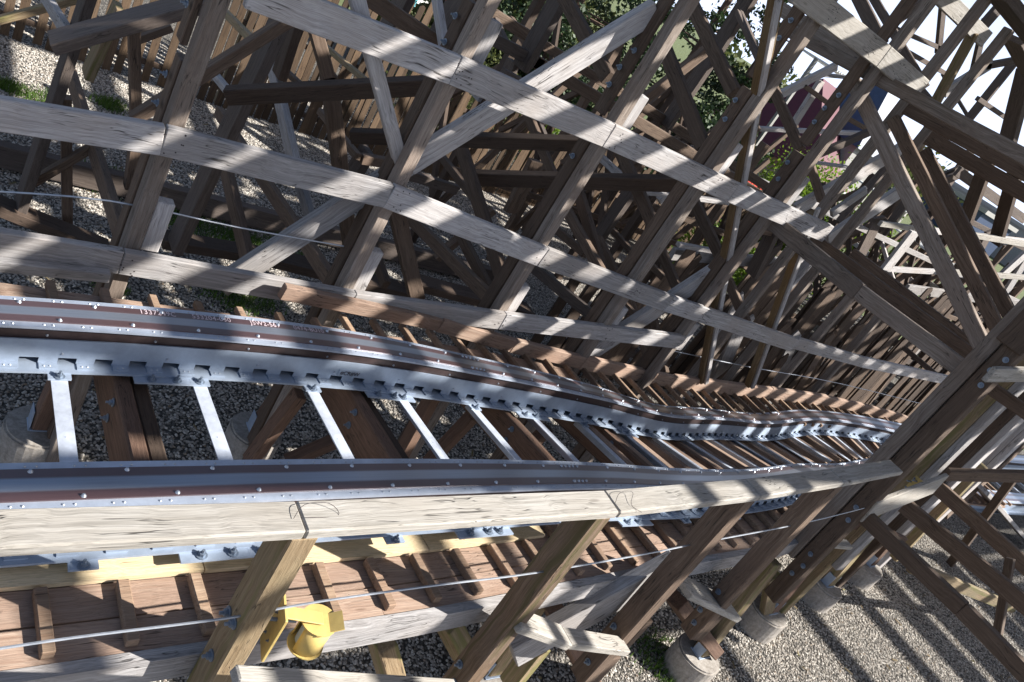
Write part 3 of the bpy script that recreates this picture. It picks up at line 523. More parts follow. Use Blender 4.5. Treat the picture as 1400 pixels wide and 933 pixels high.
# loose stones as geometry nodes on a patch under and behind the track
def scatter(name,poly,z,dens,smin,smax,mat,seed=0):
    me=bpy.data.meshes.new(name); me.from_pydata([(x,y,z) for x,y in poly],[],[list(range(len(poly)))]); me.update()
    o=link(name,me,mat,kind='stuff')
    bmS=bmesh.new(); bmesh.ops.create_icosphere(bmS,subdivisions=1,radius=1)
    rr=random.Random(seed)
    for v in bmS.verts: v.co*=rr.uniform(.75,1.15)
    sm=tomesh(bmS,'stone_shape'); sm.materials.append(mat)
    so_=bpy.data.objects.new('stone_shape',sm)
    ng=bpy.data.node_groups.new(name,'GeometryNodeTree'); ng.interface.new_socket('Geometry',in_out='INPUT',socket_type='NodeSocketGeometry'); ng.interface.new_socket('Geometry',in_out='OUTPUT',socket_type='NodeSocketGeometry')
    a=ng.nodes.new; I=a('NodeGroupInput');O=a('NodeGroupOutput'); D=a('GeometryNodeDistributePointsOnFaces'); D.inputs['Density'].default_value=dens; D.inputs['Seed'].default_value=seed
    IO=a('GeometryNodeInstanceOnPoints'); OB=a('GeometryNodeMeshIcoSphere'); OB.inputs['Radius'].default_value=1; OB.inputs['Subdivisions'].default_value=1
    SM=a('GeometryNodeSetMaterial'); SM.inputs['Material'].default_value=mat
    RV=a('FunctionNodeRandomValue'); RV.data_type='FLOAT_VECTOR'; RV.inputs[0].default_value=(smin,smin,smin*.6); RV.inputs[1].default_value=(smax,smax,smax*.8)
    RR=a('FunctionNodeRandomValue'); RR.data_type='FLOAT_VECTOR'; RR.inputs[0].default_value=(-.6,-.6,0); RR.inputs[1].default_value=(.6,.6,6.28); RR.inputs['Seed'].default_value=5
    J=a('GeometryNodeJoinGeometry'); L=ng.links.new
    L(I.outputs[0],D.inputs[0]); L(D.outputs[0],IO.inputs['Points']); L(OB.outputs[0],SM.inputs[0]); L(SM.outputs[0],IO.inputs['Instance'])
    L(RV.outputs[0],IO.inputs['Scale']); L(RR.outputs[0],IO.inputs['Rotation']); L(IO.outputs[0],O.inputs[0])
    md=o.modifiers.new('stones','NODES'); md.node_group=ng; return o
gv=scatter('gravel',[(-.5,.5),(9,.4),(20,1.0),(20,8),(13,17.5),(-.5,17.5)],GZ,1400,.009,.022,MT['stone'],3)
gv['label']='loose pale gravel covering the ground under the timber structure'
def text_mesh(cu,m,parent):
    t_=bpy.data.objects.new('tmp',cu); me=bpy.data.meshes.new_from_object(t_); bpy.data.objects.remove(t_)
    o=bpy.data.objects.new('lettering',me); S.collection.objects.link(o); o.matrix_world=m; o.parent=parent; return o
# ---------------- coaster track ----------------
trk=thing('coaster_track','blue-grey steel coaster track with two riveted box rails and cross ties','coaster track')
TX0,TX1=-.6,44.
TIES=[1.07+.79*i for i in range(-2,40)]; CAPS=[1.42,3.05,4.72,6.3,7.9,9.6,11.3,13.,14.8,16.6]
for side in (1,-1):
    c=side*RG/2; h=RW/2
    rail=sweep('rail',rect(c-h,c+h,-.014,0),TX0,TX1,'strip',trk)
    sweep('running_plate',rect(c-.1,c+.1,0.0005,.008),TX0,TX1,'plate',rail)
    sweep('side_plate',rect(c-.125,c-.115,-.10,-.0145),TX0,TX1,'weather',rail)
    sweep('side_plate',rect(c+.115,c+.125,-.10,-.0145),TX0,TX1,'weather',rail)
    sweep('web',rect(c+.13,c+.14,-RH+.012,-.09),TX0,TX1,'galv',rail)
    # camera-side web with its row of notches
    bm=bmesh.new(); P=.195; x=TX0; wl0,wl1=c-.14,c-.13
    def wb(x0,x1,u0,u1,l0=wl0,l1=wl1,bm=bm):
        v=[bm.verts.new(tp(xx,l,u)) for xx in (x0,x1) for l,u in ((l0,u0),(l1,u0),(l1,u1),(l0,u1))]
        for f in ((0,1,2,3),(7,6,5,4),(0,4,5,1),(1,5,6,2),(2,6,7,3),(3,7,4,0)): bm.faces.new([v[i] for i in f])
    while x<17:
        wb(x,x+P*.5,-RH+.012,-.09); wb(x+P*.5,x+P,-RH+.055,-.09); x+=P
    wx=x
    bmesh.ops.recalc_face_normals(bm,faces=bm.faces[:]); link('web',tomesh(bm),MT['galv'],rail)
    sweep('web',rect(c-.14,c-.13,-RH+.012,-.09),wx,TX1,'galv',rail,.4)
    # folded feet of the web that lie on the flange between the notches
    bm=bmesh.new(); x=TX0
    while x<17:
        wb(x+.004,x+P*.5-.004,-RH+.0125,-RH+.02,c-.195,c-.1405,bm); x+=P
    bmesh.ops.recalc_face_normals(bm,faces=bm.faces[:]); link('web_feet',tomesh(bm),MT['galv'],rail,kind='stuff')
    sweep('flange',rect(c-h-RO,c+h+RO,-RH,-RH+.012),TX0,TX1,'galv',rail)
    # rivets and bolts
    bm=bmesh.new()
    def riv(x,l,u,r,hh,ax='U',seg=8):
        m=tmat(x,l,u)
        if ax=='L': m=m@Matrix.Rotation(math.pi/2,4,'X')
        bmesh.ops.create_cone(bm,cap_ends=True,segments=seg,radius1=r,radius2=r*.45,depth=hh,matrix=m@Matrix.Translation((0,0,hh/2)))
    x=-.2; k=0
    while x<12:
        for s2 in (1,-1):
            for d in (0,.045):
                riv(x+d+.03*s2,c+s2*.124,0.,.0075,.005,seg=6)
        for d in (0,.03): riv(x+.02+d,c-.172,-RH+.02,.006,.005,seg=6)
        if k%2==0: riv(x+.05,c-.082,.008,.013,.012,seg=8)
        else: riv(x+.05,c+.082,.008,.013,.012,seg=8)
        if k%3==0: riv(x,c-.125,-.07,.009,.008,'L',6); riv(x+.1,c-.14,-.185,.009,.008,'L',6)
        x+=P; k+=1
    for x in (4.15,): 
        for d in range(4): riv(x+d*.045,c-.082,.008,.012,.012); riv(x+d*.045,c+.082,.008,.012,.012)
    link('rivets',tomesh(bm),MT['rivet'],rail,kind='stuff')
    # bolted tabs on the flange
    for i,x in enumerate(TIES[:9]):
        for s2 in ((-1,) if side==-1 else (-1,)):
            l0=c+s2*(h+RO)
            bm=bmesh.new(); wb(x-.06,x+.06,-RH-.0125,-RH-.0005,l0-.045,l0+.08,bm); bmesh.ops.recalc_face_normals(bm,faces=bm.faces[:])
            t_=link('flange_tab',tomesh(bm),MT['galv'],rail)
            m=tmat(x,l0-.028,-RH)
            inst('bolt','bolt',bolt_mesh,MT['bolt'],m,t_)
    for i,x in enumerate(CAPS[:4]):
        l0=c-(h+RO)
        bm=bmesh.new(); wb(x+.05,x+.5,-RH-.0125,-RH-.0005,l0-.055,l0+.08,bm); bmesh.ops.recalc_face_normals(bm,faces=bm.faces[:])
        t_=link('splice_tab',tomesh(bm),MT['galv'],rail)
        for d in (.15,.3): inst('bolt','bolt',bolt_mesh,MT['bolt'],tmat(x+d,l0-.025,-RH),t_)
    if side==1:
        # stencilled numbers on the far running plate
        fnt=[('1337249C',1.47,.28),('533204-030',1.79,.34),('JSW2-569',2.18,.27),('0474-BU10',2.50,.30)]
        for txt,x0,ln in fnt:
            cu=bpy.data.curves.new('lettering','FONT'); cu.body=txt; cu.size=.078; cu.extrude=.0004; cu.space_character=1.08
            cu.materials.append(MT['letter']); m=tmat(x0+ln/2,c+.052,.0092); m.translation=tp(x0,c+.052,.0092); m=m@Matrix.Diagonal((.62,.85,1,1))
            text_mesh(cu,m,rail)
        # maker's plate on the web
        bx=2.86; bm=bmesh.new(); wb(bx,bx+.16,-.205,-.15,wl0-.006,wl0-.0005,bm); bmesh.ops.recalc_face_normals(bm,faces=bm.faces[:]); pq=link('maker_plate',tomesh(bm),MT['galv'],rail)
        cu=bpy.data.curves.new('lettering','FONT'); cu.body='\u2022CR\u2022W\u2022'.replace('\u2022','\u00b7'); cu.body='#CR#W'; cu.size=.045; cu.extrude=.0008; cu.materials.append(MT['darkfill'])
        text_mesh(cu,tmat(bx+.012,wl0-.0075+0,-.195)@Matrix.Rotation(math.pi/2,4,'X'),pq)
def tie_mesh(L):
    bm=bmesh.new(); bmesh.ops.create_cube(bm,size=1,matrix=Matrix.Diagonal((.085,L,.01,1)))
    bmesh.ops.create_cube(bm,size=1,matrix=Matrix.Translation((.038,0,-.04))@Matrix.Diagonal((.008,L,.07,1)))
    cyl(bm,(0,-.05,.004),(0,-.05,.007),.006,8)
    return tomesh(bm)
TL=RG-.15*2-.02
for x in TIES:
    inst('cross_tie','tie',lambda:tie_mesh(TL+.1),MT['tie'],tmat(x,0,-RH-.02),trk)
# timber caps under the track
caps=thing('timber_caps','heavy reddish timber beams running crosswise under the steel track','timber beams')
for i,x in enumerate(CAPS):
    for d in (0,.115):
        A=tp(x+d,-.8,-RH-.19);B=tp(x+d,1.35,-RH-.19)
        if d: A.z-=.05;B.z-=.05
        beam('beam',A,B,.30,.10,(1,0,0),'umber' if d else 'red',caps,.012)
    bolt(tp(x-.055,.35,-RH-.1),(-1,0,0),caps); bolt(tp(x-.055,.35,-RH-.22),(-1,0,0),caps)
x=6.0
while x<17:
    beam('tie_beam',tp(x,-.62,-RH-.075),tp(x,.62,-RH-.075),.075,.10,(1,0,0),'deck',caps,.006); x+=.395
# ---------------- walkways ----------------
def interp(T,x):
    if x<=T[0][0]: a,b=T[0],T[1]
    elif x>=T[-1][0]: a,b=T[-2],T[-1]
    else:
        i=max(j for j in range(len(T)-1) if T[j][0]<=x); a,b=T[i],T[i+1]
    t=(x-a[0])/(b[0]-a[0]); return [a[k]+(b[k]-a[k])*t for k in range(1,len(a))]
NW=[(-.6,2.11,-.20),(.7,2.11,-.20),(1.5,2.13,-.18),(2.8,2.16,-.17),(5.1,2.40,-.27),(7.64,2.66,-.45),(9.3,3.0,-.62),(11.6,3.48,-.86),(13.5,3.8,-1.02),(17,3.7,-1.15),(24,3.5,-1.3)]
def wp(T):
    def f(x,l=0,u=0):
        y,z=interp(T,x); y2,z2=interp(T,x+.3); y1,z1=interp(T,x-.3); dy=(y2-y1)/.6; L=math.sqrt(1+dy*dy)
        y=(y1+y+y2)/3; z=(z1+z+z2)/3
        return Vector((x-dy/L*l,y+l/L,z+u))
    return f
def wmat(f,x,l,u):
    P=f(x,l,u); X=(f(x+.1,l,u)-f(x-.1,l,u)).normalized(); L=(f(x,l+.1,u)-f(x,l-.1,u)).normalized(); U=X.cross(L).normalized(); L=U.cross(X)
    m=Matrix((X,L,U)).transposed().to_4x4(); m.translation=P; return m
nf=wp(NW)
def walkway(name,label,f,planks,x0,x1,cl0,cl1,cxs,side):
    T=thing(name,label,'walkway')
    rr=random.Random(len(name))
    for l0,l1 in planks:
        x=x0+rr.uniform(-1,0)
        while x<x1:
            L=rr.uniform(2.6,4.2) if x<10 else 6; xe=min(x+L,x1)
            o=sweep('plank',rect(l0+.003,l1-.003,-.035,rr.uniform(-.002,.002)),x+.004,xe,'deck',T,.5,f); 
            x+=L
    for x in cxs:
        a,b=cl0(x),cl1(x); Ln=b-a
        m=wmat(f,x,(a+b)/2,.026)@Matrix.Rotation(rr.uniform(-.03,.03),4,'Z')
        me=box_mesh(.055,.052,Ln,.005); me.materials.append(MT['cleat'])
        # box_mesh: x length, y thickness, z width -> cleat runs along y
        o=bpy.data.objects.new('cleat',me); S.collection.objects.link(o); o.matrix_world=m; o.parent=T
    return T
flat=walkway('near_walkway','plank walkway with raised cleats along the near side of the track below the handrail',nf,
   [(.0,.19),(.195,.385),(.39,.58)],-.6,18,lambda x:.03,lambda x:.36 if x<4.1 else min(.85,.5+.2*(x-4.1)),[.89+.335*i for i in range(-3,53)],1)
sweep('edge_beam',rect(-.06,.0,-.155,.012),-.8,16,'gray',flat,.4,nf)
# new pine boards laid over the inner edge
px=[-.7,1.62,3.05,4.15]
for a,b in zip(px,px[1:]): sweep('pine_board',rect(.385,.56,.002,.03),a+.003,b-.003,'new',flat,.4,nf)
FW=[(-.6,4.93,-.27),(1.1,4.98,-.29),(3,5.1,-.33),(4.4,5.22,-.40),(5.58,5.33,-.5),(6.73,5.36,-.6),(8.86,5.60,-.85),(12,5.95,-1.05),(14.2,6.14,-1.15),(17.4,6.10,-1.25),(18.6,6.05,-1.28),(24,5.8,-1.4)]
ff=wp(FW)
fwalk=walkway('far_walkway','narrow plank walkway with cleats along the far side of the track',ff,[(-.62,-.43),(-.425,-.235),(-.23,-.04)],-.6,6.5,
   lambda x:-.6,lambda x:.0 if x<3.4 else .12,[1.12+.33*i for i in range(-4,54)],-1)
# ---------------- timber members from the table ----------------
LB={
'ledger_top':('long grey board bolted high across the far posts, ending in mid air','timber board'),
'ledger_mid':('long grey board across the far posts between the top and the lowest board','timber board'),
'ledger_mid_far':('thin shaded board carrying on from the middle board towards the big near post','timber board'),
'ledger_low':('lowest long grey board across the far posts just behind the far walkway','timber board'),
'ledger_stub':('short grey board just under the lowest far board at the left edge','timber board'),
'far_edge_board':('curved reddish brown board along the outer edge of the far walkway','timber board'),
'ledger_high':('pale sunlit board crossing the sky at the upper right','timber board'),
'diagonal_brace_a':('longest grey diagonal brace rising from lower left to the tall post at top','diagonal brace'),
'diagonal_brace_b':('grey diagonal brace in the centre ending behind the middle board','diagonal brace'),
'diagonal_brace_c':('light grey brace dropping behind the top board to meet the second post','diagonal brace'),
'diagonal_brace_d':('short brown and grey brace below the middle board beside the second post','diagonal brace'),
'diagonal_brace_e':('brown brace with one bright edge right of the third post','diagonal brace'),
'diagonal_brace_f':('brown brace in front of the dark conifer at the top','diagonal brace'),
'diagonal_brace_g':('wide brown brace left of the third post at the top edge','diagonal brace'),
'yellowed_strut_a':('tall yellowish slanting strut right of the centre, crossing three boards','strut'),
'yellowed_strut_b':('shorter yellowish strut standing behind the end of the middle board','strut'),
'cross_beam_low':('lowest of three long beams running down to the big near post','cross beam'),
'cross_beam_mid':('middle of three long beams running down to the big near post','cross beam'),
'cross_beam_rear':('shortest and rearmost of three beams running down to the big near post','cross beam'),
'rafter_a':('grey steep rafter, left of three leaning onto the big near post','rafter'),
'rafter_b':('brown steep rafter, middle of three leaning onto the big near post','rafter'),
'rafter_c':('brown steep rafter, right of three leaning onto the big near post','rafter'),
'top_beam_a':('long dark beam crossing the top right below the sunlit board','cross beam'),
'top_beam_b':('short dark beam above the red roof at the top','cross beam'),
'top_beam_c':('brown beam under the long dark beam at the right edge','cross beam'),
'top_beam_d':('lowest brown beam at the upper right edge with a light underside','cross beam'),
'batter_a':('lowest grey batter beam with a bright top edge at lower right','batter beam'),
'batter_b':('second grey batter beam above the lowest one at lower right','batter beam'),
'batter_c':('third batter beam, above the yellow bracket at lower right','batter beam'),
'batter_d':('upper grey batter beam leaving the big near post at the right edge','batter beam'),
'girt_a':('horizontal brown board at the right edge in front of the distant track','timber board'),
'girt_b':('yellowish board lying between two batter beams over the gravel','timber board'),
'girt_c':('reddish board low behind the big near post','timber board'),
'white_stub_a':('bright white weathered board end crossing the lower right posts','timber board'),
'white_stub_b':('bright white board stub right of the big near post','timber board'),
'track_side_posts':('brown and yellow posts beside the distant track at the right edge','trestle posts'),
'near_brace_a':('grey brace below the near walkway rising to the third handrail post','diagonal brace'),
'near_brace_b':('pale grey flat timber below the second handrail post','timber board'),
'near_brace_c':('short pale timber between the third and fourth handrail posts','timber board'),
'near_brace_d':('pale board at the bottom edge beside the first handrail post','timber board'),
'near_brace_e':('tiny bright board end by the big near post','timber board'),
'under_leg':('brown and yellow trestle legs under the track and walkway','trestle legs'),
'back_trestle':('dark tangle of posts and braces of the timber trestle behind the track','timber trestle'),
'right_back_trestle':('distant timber trestle at upper right against the bright sky','timber trestle'),
}
NM={'ledger':'ledger_board','diagonal':'diagonal_brace','yellowed':'yellowed_strut','cross':'cross_beam','rafter':'rafter','top':'overhead_beam','batter':'batter_beam','girt':'girt_board','white':'board_end','near':'lower_brace','far':'edge_board','track':'side_trestle','under':'support_frame','back':'back_trestle','right':'distant_trestle'}
GR={'rafter':'rafters leaning on the big near post','diagonal':'diagonal braces behind the far boards','batter':'batter beams at lower right','cross':'beams running down to the big near post','ledger':'long boards bolted across the far posts'}
TH={}
cnt={}
for th,part,P,Q,w,t,face,tone in OUT: cnt[th]=cnt.get(th,0)+1
for th,part,P,Q,w,t,face,tone in OUT:
    if th not in TH:
        k=th.split('_')[0]; lb=LB[th]; TH[th]=thing(NM[k],lb[0],lb[1],Vector(P),GR.get(k))
    v=(Vector(Q)-Vector(P)).normalized()*(.02 if part in('board',) else .06)
    if part=='board' or (part=='beam' and cnt[th]>1): v=-((Vector(Q)-Vector(P)).normalized()*.001)
    beam(part,Vector(P)-v,Vector(Q)+v,w,t,face,tone,TH[th])
# nail clusters where the long boards cross the far posts
rn=random.Random(3)
for th in ('ledger_top','ledger_mid','ledger_low','ledger_high'):
    bm=bmesh.new(); T=TH[th]
    for t_,part,P,Q,w,t,face,tone in OUT:
        if t_!=th: continue
        P=Vector(P);Q=Vector(Q)
        for (cx,cy,cz) in COLS:
            if (P.x-cx)*(Q.x-cx)>0: continue
            k=(cx-P.x)/(Q.x-P.x); c=P.lerp(Q,k)
            for _ in range(7):
                p=c+Vector((rn.uniform(-.07,.09),-t/2-.002,rn.uniform(-.09,.09))); cyl(bm,p,p+Vector((0,.004,0)),.006,6)
    o=link('nails',tomesh(bm),MT['darkfill'],None,kind='stuff'); o.matrix_world=Matrix.Translation(-T.location); o.parent=T
# ---------------- far columns ----------------
CW={0:'leftmost',1:'second',2:'third',3:'fourth',4:'fifth',5:'sixth',6:'seventh',7:'eighth',8:'ninth'}
for i,(x,y,zt) in enumerate(COLS):
    T=thing('far_post',('leftmost tall post carrying the long far boards' if i==0 else '%s tall post from the left carrying the long far boards'%CW[i]),'trestle post',(x,y,GZ),'tall posts behind the far walkway')
    tone='gray'
    beam('post',(x+.02,y,GZ),(x+.02,y,zt),.13,.115 if i<4 else .09,(1,0,0),'post' ,T,.01)
    if i>=5: continue
    # backing plank with a lap joint and bolts on its left face
    jz=[1.3,2.45,2.0,2.9,2.6,3.2,3.,3.,3.][i]
    beam('backing_plank',(x+.0,y+.15,GZ),(x+.0,y+.15,jz),.15,.10,(1,0,0),'brown',T,.008)
    beam('backing_plank',(x-.06,y+.15,jz-.9+1.0),(x-.06,y+.15,zt-.05),.145,.05,(1,0,0),'brown',T,.008)
    if i>4: continue
    for z in (jz-.35,jz-.15): bolt((x-.078,y+.13+.03*(z>jz-.2),z),(-1,0,0),T)
    for z in (jz+.35,jz+.52,jz+.7,jz+1.3): bolt((x-.108,y+.12+.05*((z*10)%2>1),z),(-1,0,0),T)
    # block stub beside the post
    for zb in (0.0,2.12):
        if i<5: beam('spacer_block',(x+.15,y+.02,zb-.12),(x+.15,y+.02,zb+.3),.13,.1,(0,1,0),'gray',T,.008)
# ---------------- near handrail ----------------
hr=thing('near_handrail','flat weathered handrail board on slanting posts along the near walkway','handrail')
for a,b in zip(H1,H1[1:]):
    P=Vector(a);Q=Vector(b); P.z+=0;Q.z+=0
    d=(Q-P).normalized()*.002
    P.y-=.012;Q.y-=.012;beam('rail_board',P+d,Q-d,.162,.052,(0,0,1),'pale',hr,.008)
HP=[(1.56,1.98,.82,-1.2,'yellow'),(3.27,1.99,.885,-1.1,'umber2'),(4.75,2.08,.91,-1.15,'brown'),(6.25,2.25,.88,-1.1,'brown')]
for k,(x,y,zt,zb,tn) in enumerate(HP):
    p=beam('post',(x,y,zb),(x,y,zt),.165,.125,(1,0,0),tn,hr,.01)
    for z,dy in ((-.95,.0),(-.82,.04),(-.68,-.02),(-.56,.03)) if k>0 else ((-.15+.35,.04),(.22,-.03),(-.05,.0)):
        bolt((x-.064,y+dy,z),(-1,0,0),hr)
    # block at post foot
    if k>0: beam('foot_block',(x+.12,y+.0,zb-.05),(x+.12,y+.0,zb+.3),.13,.14,(0,1,0),'brown',hr,.01)
# wire loops left on top
for (x0,y0,z0) in ((1.50,1.95,H1[1][2]+.03),(3.35,1.96,H1[2][2]+.03)):
    pts=[(x0,y0,z0),(x0+.05,y0+.045,z0+.03),(x0+.16,y0+.05,z0+.03),(x0+.2,y0+.01,z0),(x0+.05,y0+.0,z0+.004)]
    polytube('wire_loop',[(p[0]*1.0,p[1],p[2]) for p in pts] if x0<2 else pts[:3]+[(x0+.11,y0-.02,z0+.006),(x0+.16,y0-.07,z0)],.0014,'darkfill',hr,5)
# ---------------- big near posts ----------------
NC=[(8.0,2.5,4.6,-1.15,'brown',1),(9.87,2.92,4.4,GZ+.2,'yellow',0),(11.72,3.17,4.,GZ+.2,'brown',0),(13.5,3.42,3.6,GZ+.2,'gray',0)]
LN=['big dark near post with blue-grey bolts where the handrail ends','yellowish near post just right of the big dark post','brown near post, third from the big dark post rightwards','grey near post farthest along the right side']
for k,(x,y,zt,zb,tn,big) in enumerate(NC):
    T=thing('near_post',LN[k],'trestle post',(x,y,zb),'tall posts on the near side of the track')
    beam('post',(x,y,zb),(x,y,zt),.17,.14,(1,0,0),tn if not big else 'brown',T,.01)
    beam('backing_plank',(x-.02,y+.17,zb+.5),(x-.02,y+.17,zt-.3),.14,.12,(1,0,0),'post' if big else 'brown',T,.01)
    if big:
        for z in (-.75,-.6,-.45,.1,.25,1.9,2.05,2.2,2.5): bolt((x-.075,y+.03*((z*20)%2-1),z),(-1,0,0),T)
        beam('splice_plank',(x-.10,y+.02,2.3),(x-.10,y+.02,zt-.2),.26,.05,(1,0,0),'brown',T,.01)
        for z in (2.5,2.65,2.85,3.1): bolt((x-.127,y+.05*((z*20)%2-1),z),(-1,0,0),T)
    else:
        beam('scab_plank',(x+.03,y-.13,zb+1.1),(x+.03,y-.13,zt-1.2),.09,.16,(1,0,0),'gray',T,.01)
# ---------------- footings ----------------
FD=['round concrete footing nearest the bottom edge with a sunlit rim','round concrete footing below the big dark post','round concrete footing with a bright white face, third from the left','small round concrete footing farthest right','dark round footing under the track at the left edge','dark round footing under the track, second from the left','shaded round footing at the bottom centre','shaded footing at the lower right corner']
for k,(x,y,z) in enumerate(MISC['footings'][:7]):
    bm=bmesh.new(); hh=.34; r=.27
    cyl(bm,(0,0,GZ-.1-0),(0,0,GZ+hh),r,28); bmesh.ops.bevel(bm,geom=[e for e in bm.edges if all(v.co.z>0+GZ for v in e.verts)],offset=.02,segments=2,affect='EDGES')
    for v in bm.verts: v.co.z-=GZ
    T=thing('concrete_footing',FD[k],'footing',(x,y,GZ),'concrete footings in the gravel')
    link('base',tomesh(bm),MT['concrete'],T)
    beam('anchor_plate',(x-.1,y,GZ+hh+.006),(x+.1,y,GZ+hh+.006),.16,.012,(0,0,1),'galv',T,.002)
    for s2 in (-1,1): beam('anchor_cheek',(x+s2*.09,y,GZ+hh+.012),(x+s2*.09,y,GZ+hh+.2),.12,.01,(1,0,0),'galv',T,.002)
    if k in (0,1,2,3,6): beam('leg',(x,y,GZ+hh+.02),(x+.02,y+.12,-.75),.15,.15,(1,0,0),'red' if k%2 else 'yellow',T,.01)
    if k in (4,5): beam('leg',(x,y,GZ+hh+.02),(x,y-.3,-.7),.15,.15,(1,0,0),'red',T,.01)
# ---------------- cables ----------------
tag(polytube('steel_cable',MISC['cable_near'],.006,'cable',None,6),'steel cable strung through the near handrail posts','cable')
tag(polytube('steel_cable',MISC['cable_far'],.007,'cable',None,6),'thin steel cable over the gravel behind the lowest far board','cable')
tag(polytube('steel_cable',MISC['cable_far2'],.006,'cable',None,6),'thin cable in front of the dark plank wall','cable')
# ---------------- yellow brackets ----------------
def bracket(loc,label,sc=1.0):
    T=thing('yellow_roller_bracket',label,'roller bracket',loc)
    L0=Vector(loc)
    def part(name,bm): o=link(name,tomesh(bm),MT['yellowpaint'],T); o.scale=(sc,)*3; return o
    # mounting plate, faces -X, slightly tilted
    bm=bmesh.new(); bmesh.ops.create_cube(bm,size=1,matrix=Matrix.Translation((-.09,0,-.01))@Matrix.Diagonal((.012,.13,.26,1)))
    bmesh.ops.bevel(bm,geom=bm.edges[:],offset=.002,segments=1,affect='EDGES'); part('mounting_plate',bm)
    # arm: bent channel over the roller
    bm=bmesh.new(); bmesh.ops.create_cube(bm,size=1,matrix=Matrix.Translation((.0,0,.083))@Matrix.Rotation(.12,4,'Y')@Matrix.Diagonal((.17,.06,.008,1)))
    bmesh.ops.create_cube(bm,size=1,matrix=Matrix.Translation((-.08,0,.06))@Matrix.Diagonal((.008,.06,.055,1)))
    bmesh.ops.bevel(bm,geom=bm.edges[:],offset=.002,segments=1,affect='EDGES'); part('arm',bm)
    # guard: upright drum shell wrapped round the roller, open towards the post, with a round cheek on top
    bm=bmesh.new(); r=.07; ring=[]
    for k in range(17):
        a=math.radians(-150+k*18.75)
        ring.append([bm.verts.new((.075+math.cos(a)*q,math.sin(a)*q,zz)) for q in (r,r-.006) for zz in (-.085,.055)])
    for A,B in zip(ring,ring[1:]):
        bm.faces.new((A[0],B[0],B[1],A[1])); bm.faces.new((A[2],A[3],B[3],B[2])); bm.faces.new((A[0],A[2],B[2],B[0])); bm.faces.new((A[1],B[1],B[3],A[3]))
    bm.faces.new((ring[0][0],ring[0][1],ring[0][3],ring[0][2])); bm.faces.new((ring[-1][0],ring[-1][2],ring[-1][3],ring[-1][1]))
    bmesh.ops.recalc_face_normals(bm,faces=bm.faces[:])
    for f in bm.faces: f.smooth=abs(f.normal.z)<.1
    part('guard',bm)
    bm=bmesh.new(); cyl(bm,(.075,0,.058),(.075,0,.064),.078,24); cyl(bm,(.075,0,-.088),(.075,0,-.094),.078,24); part('cheek_plates',bm)
    bm=bmesh.new(); bmesh.ops.create_cube(bm,size=1,matrix=Matrix.Translation((.135,-.01,.072))@Matrix.Rotation(-.5,4,'Y')@Matrix.Diagonal((.07,.09,.006,1))); part('guard_flap',bm)
    bm=bmesh.new(); cyl(bm,(.07,0,-.08),(.07,0,.05),.045,20); o=link('roller',tomesh(bm),MT['galv'],T)
    for p in ((-.098,.03,.06),(-.098,-.03,-.06),(-.098,.03,-.08)): 
        m=Vector((-1,0,0)).to_track_quat('Z','Y').to_matrix().to_4x4()@Matrix.Scale(.5,4); m.translation=L0+Vector(p); inst('bolt','bolt',bolt_mesh,MT['bolt'],m,T)
    bm=bmesh.new(); cyl(bm,(-.16,.0,.05),(-.02,.0,.05),.009,8); cyl(bm,(-.16,.04,.0),(-.02,.04,.0),.009,8); link('threaded_rods',tomesh(bm),MT['bolt'],T)
    T.rotation_euler=(0,0,math.radians(-12)); return T
bracket(Vector((1.80,1.93,.16)),'yellow painted roller bracket bolted to the first handrail post',1.12)
bracket(Vector((9.6,2.72,.35)),'small yellow bracket lit by the sun among the lower right beams',.8)
# ---------------- plank wall and picket fence behind ----------------
pw=thing('plank_wall','dark wall of upright old planks with ragged pointed tops behind the track','plank wall',(10,7.9,GZ))
rr=random.Random(11)
def picket(w,h,t,pt):
    bm=bmesh.new(); hw=w/2; prof=[(-hw,0),(hw,0),(hw,h-pt*rr.uniform(.3,1)),(hw*rr.uniform(-.3,.5),h),(-hw,h-pt*rr.uniform(.3,1))]
    a=[bm.verts.new((x,-t/2,z)) for x,z in prof]; b=[bm.verts.new((x,t/2,z)) for x,z in prof]
    bm.faces.new(a); bm.faces.new(b[::-1]); k=len(prof)
    for i in range(k): bm.faces.new((a[i],b[i],b[(i+1)%k],a[(i+1)%k]))
    bmesh.ops.recalc_face_normals(bm,faces=bm.faces[:])
    bmesh.ops.rotate(bm,verts=bm.verts,cent=(0,0,0),matrix=Matrix.Rotation(math.pi/2,3,'Y')) # length along local x
    return tomesh(bm)
def put_picket(T,x,y,z,w,h,t,pt,lean,mat,twist=0):
    me=picket(w,h,t,pt); me.materials.append(mat); o=bpy.data.objects.new('plank',me); S.collection.objects.link(o)
    m=Matrix.Translation(Vector((x,y,z))-T.location)@Matrix.Rotation(lean,4,'Y')@Matrix.Rotation(twist,4,'Z')@Matrix.Rotation(math.pi/2,4,'Y')@Matrix.Rotation(math.pi,4,'Z')
    # after the rotations local +x points up
    m=Matrix.Translation(Vector((x,y,z))-T.location)@Matrix.Rotation(lean,4,'Y')@Matrix.Rotation(twist,4,'Z')@Matrix.Rotation(-math.pi/2,4,'Y')
    o.matrix_world=m; o.parent=T; return o
x=8.6
while x<28:
    w=rr.uniform(.17,.26); top=-.5+1.1*min(1,max(0,(x-8.6)/3))+.05*max(0,x-12)+rr.uniform(-.4,.4)
    if x>20: top+=.25
    put_picket(pw,x,7.9+rr.uniform(-.06,.06),GZ,w,top-GZ,.035,.14,rr.uniform(-.07,.07),MT['brown'] if rr.random()<.35 else MT['umber'],rr.uniform(-.15,.15))
    x+=w+rr.uniform(.0,.03)
